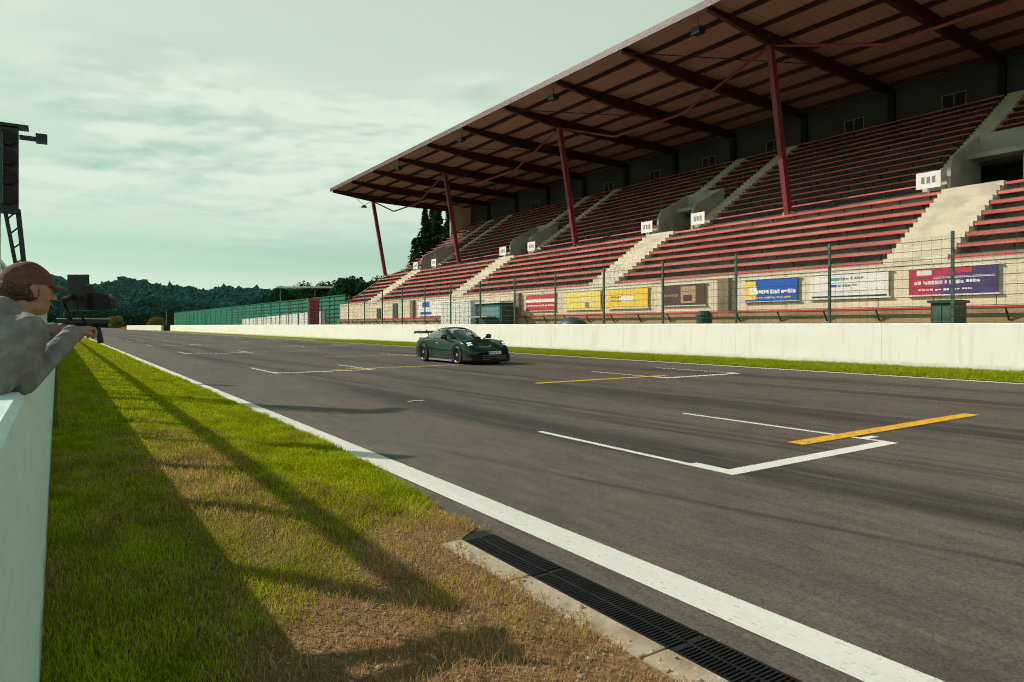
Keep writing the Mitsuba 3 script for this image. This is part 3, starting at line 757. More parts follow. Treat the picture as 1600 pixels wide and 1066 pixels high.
put('cover', MB().sph((28.0, ybar(895, 28), 1.0), 1.0, 3, (0.9, 1.3, 0.95)), 'm_dkgreen', gc, smooth=True)
# far end of the front wall: doors
for u0, u1, z0, z1 in ((588, 594, 2.1, 3.3), (613, 620, 2.1, 3.75)):
    put('door', MB().box(29.90, 29.975, ybar(u1), ybar(u0), z0, z1), 'm_dkgreen', fwall)

# ------------------------------------------------------------------ sports car
mat('m_car_paint', (0.0005, 0.024, 0.012), 0.10, 0.28, metallic=0.0, clearcoat=0.5, clearcoat_gloss=0.99)
mat('m_car_black', (0.010, 0.011, 0.012), 0.25, 0.5, clearcoat=0.8, clearcoat_gloss=0.95)
mat('m_car_trim', (0.009, 0.010, 0.011), 0.6, 0.18)
mat('m_tyre', dirty((0.030, 0.029, 0.028), (0.018, 0.018, 0.018), 9), 0.75, 0.3)
mat('m_rim', (0.035, 0.036, 0.038), 0.30, 0.5, metallic=0.7)
mat('m_disc', (0.30, 0.30, 0.30), 0.35, 0.5, metallic=0.8)
mat('m_silver', (0.62, 0.62, 0.60), 0.3, 0.5, metallic=0.7)
mat('m_cabin', (0.02, 0.021, 0.022), 0.8, 0.2)
mat('m_amber', (0.55, 0.22, 0.10), 0.4, 0.4)
scene['m_car_glass'] = {'type': 'thindielectric', 'int_ior': 2.1, 'specular_transmittance': rgb((0.80, 0.90, 0.84))}
scene['m_lens'] = {'type': 'thindielectric', 'int_ior': 1.5, 'specular_transmittance': rgb((0.85, 0.9, 0.9))}
CX, CY = 12.72, 22.26
car = thing('sports_car', 'dark green rear-winged sports car with black roof driving down the straight', 'car')


def W(v):
    v = np.asarray(v, float)
    a = math.radians(2.0)
    x, y = v[..., 0] - 1.2285, v[..., 1]
    x, y = x * math.cos(a) - y * math.sin(a) + 1.2285, x * math.sin(a) + y * math.cos(a)
    return np.stack([CX + y, CY - x, v[..., 2]], -1)


def cput(name, m, bsdf, parent=None, **kw):
    m = m.mesh() if isinstance(m, MB) else m
    p = np.array(m.vertices, float)
    if name in CABIN:       # the cabin sits a little further back and higher than drawn
        p[:, 0] -= 0.15 * np.clip((p[:, 0] + 1.6) / 1.0, 0, 1)
        p[:, 2] += 0.045 * np.clip((p[:, 2] - .88) / .35, 0, 1)
    else:
        p[:, 0] += 0.14 * np.clip(p[:, 0] - 1.55, 0, 1) * np.clip((p[:, 0] - 1.55) / .3, 0, 1)
    m = trimesh.Trimesh(p, m.faces, process=False)
    m = trimesh.Trimesh(W(m.vertices), m.faces, process=False)
    return put(name, m, bsdf, parent or car, **kw)


CABIN = {'windscreen', 'side_window', 'rear_window', 'roof', 'pillars', 'b_pillar', 'dashboard', 'seat', 'headrest', 'steering_wheel', 'mirror', 'mirror_arm', 'mirror_glass'}
XS = [-2.27, -2.25, -2.17, -1.97, -1.6, -1.23, -0.85, -0.4, 0.1, 0.5, 0.85, 1.23, 1.6, 1.85, 2.05, 2.16, 2.215, 2.23]
# rows: half width low, half width mid, half width shoulder, crest half width, centre half width; heights: bottom, side, shoulder, crest, inner, centre
TAB = {
    'wl': [.70, .78, .84, .88, .905, .90, .86, .845, .845, .85, .86, .86, .875, .875, .86, .83, .79, .74],
    'wm': [.74, .82, .875, .91, .926, .924, .895, .875, .875, .885, .905, .912, .908, .895, .865, .82, .76, .70],
    'ws': [.66, .74, .80, .86, .90, .905, .875, .85, .845, .85, .862, .868, .862, .84, .80, .74, .67, .60],
    'wc': [.55, .60, .66, .73, .79, .81, .80, .79, .78, .77, .76, .75, .74, .70, .62, .54, .47, .40],
    'zb': [.34, .28, .23, .18, .13, .12, .115, .11, .11, .11, .11, .11, .11, .11, .11, .115, .13, .17],
    'zm': [.52, .52, .52, .52, .52, .50, .47, .44, .43, .44, .47, .50, .49, .44, .40, .38, .36, .36],
    'zs': [.62, .68, .74, .78, .80, .80, .78, .765, .755, .76, .775, .785, .74, .66, .57, .50, .46, .43],
    'zc': [.66, .73, .80, .86, .905, .915, .905, .885, .865, .865, .875, .872, .81, .72, .615, .53, .48, .45],
    'zi': [.67, .75, .83, .89, .93, .94, .93, .91, .89, .885, .86, .805, .745, .68, .60, .53, .485, .455],
    'z0': [.68, .76, .84, .91, .95, .96, .95, .93, .91, .90, .87, .81, .745, .685, .61, .54, .49, .46],
}
F = {k: PC(XS, v) for k, v in TAB.items()}


def section(x):
    g = {k: float(f(x)) for k, f in F.items()}
    pts = np.array([(0, g['zb']), (g['wl'] * .6, g['zb']), (g['wl'] * .94, g['zb'] + .004), (g['wl'], g['zb'] + .05), (g['wm'] * .985, g['zb'] * .5 + g['zm'] * .5), (g['wm'], g['zm']),
                    (g['wm'] * .6 + g['ws'] * .4, g['zm'] * .4 + g['zs'] * .6), (g['ws'], g['zs']), (g['wc'], g['zc']), (g['wc'] * .62, g['zi']), (0, g['z0'])])
    t = np.concatenate([[0], np.cumsum(np.linalg.norm(np.diff(pts, axis=0), axis=1) ** 0.5 + 1e-4)])
    return np.stack([PC(t, pts[:, 0])(np.linspace(0, t[-1], 56)), PC(t, pts[:, 1])(np.linspace(0, t[-1], 56))], 1)


xs = np.concatenate([np.linspace(-2.27, -2.14, 8), np.linspace(-2.12, 2.05, 120), np.linspace(2.07, 2.23, 14)])
rows = []
for x in xs:
    s = section(x)
    full = np.vstack([s, (s * [-1, 1])[-2:0:-1]])
    rows.append(np.stack([np.full(len(full), x), full[:, 0], full[:, 1]], 1))
R_ = np.array(rows); nx, ns = R_.shape[:2]
# round the nose and tail in plan: push x back with |y|
yy = R_[..., 1]
front = np.clip((R_[..., 0] - 1.5) / .73, 0, 1); back = np.clip((-1.6 - R_[..., 0]) / .6, 0, 1)
R_[..., 0] += -0.16 * front * (np.abs(yy) / .8) ** 2.2 + 0.24 * back * (np.abs(yy) / .8) ** 2.2
# nose profile: lower bumper tucks back a little below the splitter line
v = R_.reshape(-1, 3)
i, j = np.meshgrid(np.arange(nx - 1), np.arange(ns), indexing='ij')
q = np.stack([i * ns + j, (i + 1) * ns + j, (i + 1) * ns + (j + 1) % ns, i * ns + (j + 1) % ns], -1).reshape(-1, 4)
vv = np.vstack([v, R_[0].mean(0), R_[-1].mean(0)])
c0 = [[len(v), (k + 1) % ns, k] for k in range(ns)]
e = (nx - 1) * ns
c1 = [[len(v) + 1, e + k, e + (k + 1) % ns] for k in range(ns)]
ff = np.vstack([q[:, [0, 2, 1]], q[:, [0, 3, 2]], c0, c1])
body = trimesh.Trimesh(vv, ff, process=True)
if body.volume < 0:
    body.invert()
man = m3.Manifold(m3.Mesh(body.vertices.astype(np.float32), body.faces.astype(np.uint32)))
AX = ((1.2285, .375, .343), (-1.2285, .392, .360))
for ax, ra, rw in AX:
    for sg in (-1, 1):
        cyl = m3.Manifold.cylinder(0.6, ra, ra, 48).rotate([-90 * sg, 0, 0]).translate([ax, sg * 0.58, rw])
        man = man - cyl
mm = man.to_mesh()
bv, bf = mm.vert_properties[:, :3].astype(float), mm.tri_verts
cen = bv[bf].mean(1)
nrm = np.cross(bv[bf[:, 1]] - bv[bf[:, 0]], bv[bf[:, 2]] - bv[bf[:, 0]]); nrm /= np.linalg.norm(nrm, axis=1, keepdims=True) + 1e-12

CB = {'x': [-2.1, -1.95, -1.6, -1.2, -.8, -.3, .2, .6, .80, .88]}
yb_ = PC(CB['x'], [.44, .52, .62, .69, .735, .748, .738, .70, .66, .62])
zb_ = PC(CB['x'], [.74, .80, .87, .90, .89, .87, .855, .85, .84, .83])
zt_ = PC([-2.1, -1.95, -1.7, -1.4, -1.1, -.8, -.5, -.3, -.1, .05, .2, .4, .6, .80, .88], [.76, .835, .94, 1.045, 1.145, 1.225, 1.272, 1.279, 1.266, 1.238, 1.195, 1.11, 1.02, .915, .86])

ya = np.abs(cen[:, 1])
arch = np.zeros(len(cen), bool)
for ax, ra, rw in AX:
    dd = np.hypot(cen[:, 0] - ax, cen[:, 2] - rw)
    rad = np.stack([cen[:, 0] - ax, 0 * ya, cen[:, 2] - rw], 1) / (dd[:, None] + 1e-9)
    arch |= (dd < ra + .004) & (ya > .575) & (((nrm * rad).sum(1) < -.5) | (ya < .59))
inside = (ya < yb_(np.clip(cen[:, 0], -2.1, .88)) - .05) & (cen[:, 0] > -1.4) & (cen[:, 0] < .50 - .25 * (ya / .7) ** 2) & (nrm[:, 2] > .6) & (cen[:, 2] > .7)
lowf = (cen[:, 0] > 1.72) & (cen[:, 2] < .40 - .02 * (ya > .5)) & (cen[:, 2] > .10)
hoodv = (cen[:, 0] > 1.55) & (cen[:, 0] < 1.80) & (ya > .10) & (ya < .36) & (nrm[:, 2] > .6) & (np.abs(cen[:, 0] - 1.68 + .18 * (ya - .2)) < .085)
lowr = (cen[:, 0] < -2.0) & (cen[:, 2] < .42)
under = (nrm[:, 2] < -.7) & (cen[:, 2] < .3)
sill = (cen[:, 2] < .165) & ~under & (np.abs(cen[:, 0]) < 1.0)
deck = (cen[:, 0] < -1.52) & (cen[:, 0] > -2.02) & (ya < .46) & (nrm[:, 2] > .5)
black = (lowf | hoodv | lowr | under | sill | deck) & ~arch & ~inside
paint = ~(arch | inside | black)


def sub(mask):
    return trimesh.Trimesh(bv, bf[mask], process=False)


bk = cput('body', sub(paint), 'm_car_paint', smooth=35)
cput('wheel_arch', sub(arch), 'm_car_trim', label='black wheel arch linings')
cput('lower_trim', sub(black), 'm_car_trim', smooth=35, label='black front intakes, bonnet vents, sills and rear vents')
cput('cabin_tub', sub(inside), 'm_cabin')
# canopy
xc = np.linspace(-2.1, .88, 110); th = np.linspace(0, np.pi, 73)
G = []
for x in xc:
    yb, zb, zt = float(yb_(x)), float(zb_(x)), float(zt_(x))
    ct, st = np.cos(th), np.sin(th)
    yv = np.sign(ct) * np.abs(ct) ** .72 * yb; zv = zb + max(zt - zb, .0) * st ** .80
    fx = np.clip((x - .0) / .8, 0, 1)
    G.append(np.stack([x - .26 * fx * (yv / .72) ** 2, yv, zv], 1))
G = np.array(G)
i, j = np.meshgrid(np.arange(109), np.arange(72), indexing='ij')
cf_ = np.stack([i * 73 + j, i * 73 + j + 1, (i + 1) * 73 + j + 1, (i + 1) * 73 + j], -1).reshape(-1, 4)
cf_ = np.vstack([cf_[:, [0, 1, 2]], cf_[:, [0, 2, 3]]])
gv = G.reshape(-1, 3)
XC = np.repeat(xc, 73)[cf_].mean(1); gc_ = gv[cf_].mean(1); ay = np.abs(gc_[:, 1])
zrel = gc_[:, 2]
sline = gc_[:, 0] - (.53 - (zrel - .93) * (.53 / .24))
roofl = PC([-1.3, -1.15, -.9, -.6, -.3, .0, .2, .7], [.93, 1.03, 1.125, 1.185, 1.205, 1.185, 1.12, .93])
bodyz = F['zc']
side = (sline < 0) & (gc_[:, 0] > -1.22) & (zrel > .905) & (zrel < roofl(np.clip(gc_[:, 0], -1.3, .7))) & (ay > .3)
ws = (sline > .075) & (XC > .09) & (XC < .86) & (zrel > .86)
rw_ = (XC < -.72) & (XC > -1.45) & (ay < .46 - .12 * (XC < -1.3)) & (zrel > zt_(XC) - .10)
glass = side | ws | rw_
roof = ~glass & (zrel > 1.165) & (XC < .12) & (XC > -.95) & (sline < .05) | (~glass & (XC > -.75) & (XC < .12) & (ay < .46) & (zrel > 1.1))
pill = ~glass & ~roof
g1 = cput('windscreen', trimesh.Trimesh(gv, cf_[ws], process=False), 'm_car_glass', smooth=True)
cput('side_window', trimesh.Trimesh(gv, cf_[side & (gc_[:, 1] < 0)], process=False), 'm_car_glass', smooth=True)
cput('side_window', trimesh.Trimesh(gv, cf_[side & (gc_[:, 1] > 0)], process=False), 'm_car_glass', smooth=True)
cput('rear_window', trimesh.Trimesh(gv, cf_[rw_], process=False), 'm_car_glass', smooth=True)
cput('roof', trimesh.Trimesh(gv, cf_[roof], process=False), 'm_car_black', smooth=True, label='glossy black roof skin')
cput('pillars', trimesh.Trimesh(gv, cf_[pill], process=False), 'm_car_paint', smooth=True)
# window surround and B pillar strips
for sg in (-1, 1):
    sel = side & (gc_[:, 1] * sg > 0)
    b = MB(); b.bar((-.36, sg * .745, .90), (-.40, sg * .60, 1.19), .05, .02, up=(0, 1, 0)); cput('b_pillar', b, 'm_car_trim')
# cabin
b = MB(); b.box(.28, .62, -.62, .62, .88, .945); b.sph((.33, .36, .965), .12, 2, (1, 1.4, .5)); cput('dashboard', b, 'm_cabin')
for sg in (-1, 1):
    st = cput('seat', MB().tm(trimesh.creation.box((.14, .50, .46), transform=trimesh.transformations.compose_matrix(translate=(-.42, sg * .36, .93), angles=(0, -.22, 0)))), 'm_cabin')
    cput('headrest', MB().sph((-.47, sg * .36, 1.13), .11, 2, (.6, 1.1, .8)), 'm_cabin', st)
t = np.linspace(0, 2 * np.pi, 20)
cput('steering_wheel', MB().tube(np.stack([.16 + .06 * np.sin(t), .36 + .17 * np.cos(t), .97 + .15 * np.sin(t)], 1), .015, 6), 'm_cabin')


def ray_side(x, z, sg):
    """outer body half width at this height"""
    s = section(x); k = np.argmin(np.abs(s[8:50, 1] - z)) + 8
    return sg * s[k, 0]


for sg in (-1, 1):
    m = MB(); m.sph((.60, sg * .985, .965), .13, 3, (.62, 1.0, .62))
    mk = cput('mirror', m, 'm_car_black', smooth=True)
    cput('mirror_arm', MB().bar((.58, sg * .92, .93), (.50, sg * .80, .86), .05, .05), 'm_car_black', mk)
    cput('mirror_glass', MB().sph((.545, sg * .985, .965), .115, 2, (.35, .92, .55)), 'm_silver', mk)
    # door seams, handle
    d = MB()
    P = [(.62, z) for z in np.linspace(.84, .26, 10)]
    for k in range(9):
        (xa, za), (xb, zb) = P[k], P[k + 1]
        d.tube([(xa, ray_side(xa, za, sg), za), (xb, ray_side(xb, zb, sg), zb)], .006, 4)
    P = [(-.46 - .10 * math.sin((.84 - z) * 2), z) for z in np.linspace(.84, .26, 10)]
    for k in range(9):
        (xa, za), (xb, zb) = P[k], P[k + 1]
        d.tube([(xa, ray_side(xa, za, sg), za), (xb, ray_side(xb, zb, sg), zb)], .006, 4)
    for x in np.linspace(-.5, .58, 10):
        d.tube([(x, ray_side(x, .25, sg), .25), (x + .12, ray_side(x + .12, .25, sg), .25)], .006, 4)
    dk = cput('door_seam', d, 'm_car_trim')
    cput('door_handle', MB().bar((-.38, ray_side(-.3, .73, sg) + sg * .004, .735), (-.18, ray_side(-.2, .73, sg) + sg * .004, .73), .02, .028), 'm_silver')
    cput('side_skirt', MB().prism([(0, 0)] * 0 or [(-.86, .085), (.86, .085), (.84, .15), (-.84, .165)], -.02, .02) if False else MB().bar((-.84, sg * .872, .125), (.86, sg * .872, .115), .05, .06), 'm_grey')  # pale grey skirt: sunlight on the sill is put into the colour
    # headlights
    hc = np.array([1.755, sg * .725, .705]); axis = np.array([.74, sg * .28, .62]); axis /= np.linalg.norm(axis)
    up = np.array([-.62, 0, .78]); up -= axis * (up @ axis); up /= np.linalg.norm(up); sd = np.cross(up, axis)
    def disc(r1, r2, off, dome=0.0, n=28, c=hc):
        m = MB(); a = np.linspace(0, 2 * np.pi, n, endpoint=False)
        vs = [c + axis * (off + dome)]
        for f in (.5, 1.0):
            vs += [c + axis * (off + dome * (1 - f * f)) + (sd * r1 * np.cos(x) + up * r2 * np.sin(x)) * f for x in a]
        fs = [[0, 1 + k, 1 + (k + 1) % n] for k in range(n)] + [[1 + k, 1 + n + k, 1 + n + (k + 1) % n] for k in range(n)] + [[1 + k, 1 + n + (k + 1) % n, 1 + (k + 1) % n] for k in range(n)]
        return m.add(vs, fs)
    ring = [hc + axis * .012 + sd * .128 * math.cos(x) + up * .165 * math.sin(x) for x in np.linspace(0, 2 * np.pi, 30)]
    hk = cput('headlight', disc(.125, .16, .004, .022), 'm_black')
    cput('bezel', MB().tube(ring, .012, 6), 'm_car_paint', hk)
    led = MB()
    for a, c_ in ((-.048, -.04), (.048, -.04), (-.048, .05), (.048, .05)):
        o = hc + axis * .034 + sd * a + up * c_
        led.add([o + axis * .012 + sd * (p_ * .032) + up * (q_ * .02) for p_, q_ in ((-1, -1), (1, -1), (1, 1), (-1, 1))] + [o + sd * (p_ * .036) + up * (q_ * .024) for p_, q_ in ((-1, -1), (1, -1), (1, 1), (-1, 1))],
                [[0, 1, 2, 3], [4, 5, 1, 0], [5, 6, 2, 1], [6, 7, 3, 2], [7, 4, 0, 3]])
    cput('lamp_element', led, 'm_white', hk, label='lit white four-point lamp', emitter={'type': 'area', 'radiance': rgb((0.55, 0.66, 0.6))})
    cput('lens', disc(.125, .16, .03, .035), 'm_lens', hk, smooth=True)
    # front side intake blade and daytime lamp
    cput('indicator_strip', MB().bar((2.02, sg * .60, .455), (1.90, sg * .74, .470), .016, .022), 'm_silver')
    cput('intake_blade', MB().bar((2.02, sg * .70, .20), (1.97, sg * .77, .38), .02, .05), 'm_grey')
# splitter, plate, badge
b = MB()
a = np.linspace(-.80, .80, 25)
fr_ = [(2.235 - .20 * (abs(t) / .8) ** 2.2, t) for t in a]
for (x0, y0), (x1, y1) in zip(fr_, fr_[1:]):
    b.add([(x0, y0, .105), (x1, y1, .105), (x1 - .35, y1, .105), (x0 - .35, y0, .105), (x0, y0, .125), (x1, y1, .125), (x1 - .35, y1, .125), (x0 - .35, y0, .125)],
          [[0, 1, 2, 3], [4, 7, 6, 5], [0, 4, 5, 1], [2, 6, 7, 3]])
cput('splitter', b, 'm_car_trim')
pk = cput('number_plate', MB().box(2.225, 2.238, -.26, .26, .375, .485), 'm_white')
cput('plate_band', MB().box(2.2385, 2.241, -.255, -.205, .38, .48), 'm_blue', pk)
b = MB()
for k, (a_, w_) in enumerate(((-.185, .05), (-.125, .05), (-.045, .045), (.015, .05), (.085, .04), (.14, .04), (.195, .04))):
    b.box(2.2385, 2.2405, a_, a_ + w_ * .75, .40 + .012 * (k % 2), .46)
cput('plate_print', b, 'm_grey', pk)
cput('badge', MB().sph((1.985, 0, .650), .05, 2, (.9, .75, .45)), 'm_amber')
# intake inner blades
for z in (.20, .265, .33):
    cput('grille_bar', MB().bar((2.205, -.5, z), (2.205, .5, z), .012, .014), 'm_grey')
# rear wing on swan-neck supports
wg = MB()
prof = [(-1.90, 1.075), (-1.93, 1.098), (-2.05, 1.130), (-2.26, 1.170), (-2.262, 1.158), (-2.06, 1.098), (-1.94, 1.068)]
wg.prism(prof, -.76, .76)
wk = cput('rear_wing', wg, 'm_car_black', smooth=30)
for sg in (-1, 1):
    cput('end_plate', MB().prism([(-1.92, 1.155), (-2.25, 1.13), (-2.25, 1.04), (-2.05, 1.08)], sg * .77 - .008, sg * .77 + .008), 'm_car_black', wk)
    cput('swan_neck', MB().tube([(-1.80, sg * .36, .86), (-1.84, sg * .36, 1.05), (-1.89, sg * .36, 1.16), (-1.98, sg * .36, 1.19), (-2.05, sg * .36, 1.12)], .02, 6), 'm_car_trim', wk)
cput('ducktail', MB().prism([(-1.85, .87), (-2.14, .895), (-2.20, .905), (-2.17, .83), (-1.9, .82)], -.58, .58), 'm_car_paint', smooth=30)
cput('tail_lamp', MB().box(-2.265, -2.255, -.62, .62, .66, .70), 'm_red_steel')
# wheels
for ax, ra, rw in AX:
    for sg in (-1, 1):
        wy, tw = (.785, .255) if ax > 0 else (.775, .30)
        c = np.array([ax, sg * wy, rw])
        pr = [(rw * .74, -tw / 2), (rw * .9, -tw / 2 - .01), (rw * .975, -tw / 2 + .02), (rw, -tw / 2 + .06), (rw, tw / 2 - .06), (rw * .975, tw / 2 - .02), (rw * .9, tw / 2 + .01), (rw * .74, tw / 2)]
        n = 40; a = np.arange(n) * 2 * np.pi / n
        def lathe(pr):
            v = np.array([[(r * math.cos(t), y, r * math.sin(t)) for t in a] for r, y in pr]).reshape(-1, 3)
            i, j = np.meshgrid(np.arange(len(pr) - 1), np.arange(n), indexing='ij')
            return v + c, np.stack([i * n + j, i * n + (j + 1) % n, (i + 1) * n + (j + 1) % n, (i + 1) * n + j], -1).reshape(-1, 4)
        wk = cput('wheel', MB().add(*lathe([(rw * .76, -tw / 2 + .01), (rw * .66, -tw / 2 + .03), (rw * .66, tw / 2 - .03), (rw * .76, tw / 2 - .01)])), 'm_rim', smooth=30)
        cput('tyre', MB().add(*lathe(pr)), 'm_tyre', wk, smooth=40)
        o = sg * (tw / 2 - .035)
        cput('rim_lip', MB().tube(np.stack([c[0] + rw * .735 * np.cos(np.append(a, 0)), np.full(n + 1, c[1] + sg * (tw / 2 - .008)), c[2] + rw * .735 * np.sin(np.append(a, 0))], 1), .011, 6), 'm_rim', wk)
        sp_ = MB()
        for k in range(10):
            t = k * math.pi / 5 + .2
            for dt in (-.09, .09):
                sp_.bar(c + [0.05 * math.cos(t), o, .05 * math.sin(t)], c + [rw * .73 * math.cos(t + dt), o + sg * .012, rw * .73 * math.sin(t + dt)], .022, .022, up=(0, 1, 0))
        cput('spokes', sp_, 'm_rim', wk)
        cput('hub_nut', MB().tube([c + [0, o - sg * .02, 0], c + [0, o + sg * .03, 0]], [.055, .045], 12), 'm_silver', wk)
        cput('brake_disc', MB().tube([c + [0, o - sg * .10, 0], c + [0, o - sg * .07, 0]], .19, 28), 'm_disc', wk)

# ------------------------------------------------------------------ person leaning over the pit wall with a camera rig
mat('m_hoodie', dirty((0.25, 0.245, 0.23), (0.18, 0.178, 0.17), 14, lo=.3, hi=.7), 0.95, 0.15, sheen=0.4, bump=proc(lambda p, n, uv: fbm(p.x * 18, p.y * 18, p.z * 9, octaves=3), 3e-3), bs=0.05)
mat('m_cap', dirty((0.15, 0.062, 0.042), (0.10, 0.045, 0.032), 40), 0.85, 0.2)
def skin_fn(p, n, uv):
    return mix((0.40, 0.22, 0.15), (0.33, 0.165, 0.11), fbm(p.x * 30, p.y * 30, p.z * 30, octaves=3))
mat('m_skin', proc(skin_fn), 0.5, 0.35)
mat('m_hair', dirty((0.085, 0.042, 0.025), (0.025, 0.014, 0.010), 90), 0.6, 0.3)
mat('m_trousers', (0.03, 0.033, 0.042), 0.9, 0.2)


def hull(*balls):
    return m3.Manifold.batch_hull([m3.Manifold.sphere(r, 20).translate(list(map(float, p))) for p, r in balls])


def skin(bones, refine, it=10):
    m = bones[0]
    for b in bones[1:]:
        m = m + b
    m = m.refine_to_length(refine).to_mesh()
    t = trimesh.Trimesh(m.vert_properties[:, :3].astype(float), m.tri_verts, process=True)
    trimesh.smoothing.filter_taubin(t, lamb=.5, nu=.52, iterations=it)
    return t


per = thing('person', 'person in grey hoodie leaning over the pit wall and holding out a camera rig', 'person')
A = np.array
# body axis: facing mostly across the track (+x) and a little up the straight (+y)
ang = math.radians(50)
fw_ = A([math.cos(ang), math.sin(ang), 0]); sd_ = A([math.sin(ang), -math.cos(ang), 0])      # sd_: towards the person's right
O = A([-0.200, 3.98, -0.040])                                                                      # under the neck
def P(f, r, z): return O + fw_ * f + sd_ * r + A([0, 0, z])
hip, chest, neck, head = P(-.46, 0, .98), P(-.12, 0, 1.29), P(.01, 0, 1.450), P(.11, .012, 1.590)
shR, shL = P(-.08, .175, 1.40), P(-.03, -.19, 1.41)
elR, elL = P(-.05, .13, 1.165), P(.20, -.22, 1.24)
wrR, wrL = P(.32, .075, 1.385), P(.39, -.10, 1.40)
torso = skin([hull((hip, .155), (P(-.46, .08, .99), .14), (P(-.46, -.08, .99), .14), (P(-.30, 0, 1.15), .165)),
              hull((P(-.30, .05, 1.15), .15), (P(-.30, -.05, 1.15), .15), (chest, .15), (P(-.12, .09, 1.30), .135), (P(-.12, -.09, 1.30), .135)),
              hull((P(-.12, .08, 1.30), .135), (P(-.12, -.08, 1.30), .135), (shR, .085), (shL, .085), (neck, .075)),
              hull((shR, .085), (elR, .060)), hull((elR, .060), (wrR, .045)), hull((shL, .085), (elL, .060)), hull((elL, .060), (wrL, .045)),
              hull((neck, .085), (P(-.05, 0, 1.47), .10)), hull((P(-.13, .06, 1.46), .06), (P(-.13, -.06, 1.46), .06), (P(-.17, 0, 1.40), .07))], .022, 8)
bd = put('hoodie', torso, 'm_hoodie', per, smooth=True)
for (w, e) in ((wrR, elR), (wrL, elL)):
    d = (w - e) / np.linalg.norm(w - e)
    put('cuff', MB().tube([w - d * .03, w - d * .01, w + d * .012, w + d * .02], [.046, .050, .049, .040], 14), 'm_hoodie', bd, smooth=True)
leg = skin([hull((P(-.46, .09, .97), .135), (P(-.44, .10, .52), .085)), hull((P(-.44, .10, .52), .08), (P(-.56, .11, .09), .055)), hull((P(-.46, -.09, .97), .135), (P(-.40, -.10, .52), .085)), hull((P(-.40, -.10, .52), .08), (P(-.50, -.11, .09), .055))], .03, 6)
put('trousers', leg, 'm_trousers', per, smooth=True)
for r in (.11, -.11):
    put('shoe', skin([hull((P(-.58 + (.06 if r < 0 else 0), r, .05), .045), (P(-.40 + (.06 if r < 0 else 0), r, .04), .038))], .02, 4), 'm_black_matt', per, smooth=True)
# head with face, looking up the straight along fw_
ha = math.radians(26)
hf_, hs_ = A([math.cos(ha), math.sin(ha), 0]), A([math.sin(ha), -math.cos(ha), 0])
def H(f, r, z): return head + hf_ * f + hs_ * r + A([0, 0, z])
hd = [hull((H(-.015, 0, .045), .088), (H(.020, 0, .035), .082), (H(.02, 0, -.01), .078)), hull((H(.025, 0, -.02), .068), (H(.055, 0, -.075), .036), (H(.02, .025, -.065), .045), (H(.02, -.025, -.065), .045)),
      hull((H(.094, 0, .012), .010), (H(.118, 0, -.022), .013), (H(.098, .012, -.025), .010), (H(.098, -.012, -.025), .010)),
      hull((H(.078, .035, .028), .016), (H(.078, -.035, .028), .016)), hull((H(.088, .018, -.052), .009), (H(.088, -.018, -.052), .009), (H(.093, 0, -.050), .009)),
      hull((H(.072, 0, -.085), .020), (H(.06, 0, -.08), .025)),
      hull((H(-.01, .088, .0), .014), (H(-.018, .095, .022), .016), (H(-.008, .086, -.018), .010)), hull((H(-.01, -.088, .0), .014), (H(-.018, -.095, .022), .016), (H(-.008, -.086, -.018), .010)),
      hull((H(-.02, 0, -.04), .060), (neck, .062))]
hk = put('head', skin(hd, .009, 5), 'm_skin', per, smooth=True)
for r in (.033, -.033):
    put('eye', MB().sph(H(.079, r, .010), .011, 2), 'm_black', hk, smooth=True)
    put('eyebrow', MB().tube([H(.092, r * .5, .030), H(.092, r, .035), H(.080, r * 1.6, .028)], .0055, 6), 'm_hair', hk)
hr = skin([hull((H(-.030, 0, .040), .090), (H(-.047, 0, .012), .080)), hull((H(-.045, 0, .012), .080), (H(-.058, 0, -.035), .056)), hull((H(-.02, .05, .0), .047), (H(-.02, -.05, .0), .047))], .010, 4)
hn = hr.vertex_normals
hr.vertices += hn * (meshkit.fbm(hr.vertices * [70, 70, 150], 3, 5)[:, None] - .5) * .012
put('hair', hr, 'm_hair', hk, smooth=True)
cap = skin([hull((H(-.022, 0, .052), .096), (H(.016, 0, .050), .090), (H(.0, 0, .075), .080))], .012, 3)
cap = trimesh.intersections.slice_mesh_plane(cap, [0, 0, 1], H(0, 0, .038), cap=True)
ck = put('cap', cap, 'm_cap', hk, smooth=40)
vz = [(a_, f_) for a_ in np.linspace(-1, 1, 13) for f_ in (0, 1)]
top = [H(.075 - .03 * a_ * a_ + f_ * (.085 - .03 * a_ * a_), a_ * (.078 - .006 * f_), .046 - .014 * f_ - .010 * a_ * a_) for a_, f_ in vz]
bot = [p - A([0, 0, .005]) for p in top]
n_ = len(top)
fq = [[2 * k, 2 * k + 1, 2 * k + 3, 2 * k + 2] for k in range(12)]
fq = fq + [[n_ + a for a in f[::-1]] for f in fq] + [[2 * k + 1, n_ + 2 * k + 1, n_ + 2 * k + 3, 2 * k + 3] for k in range(12)]
put('visor', MB().add(top + bot, fq), 'm_cap', ck)


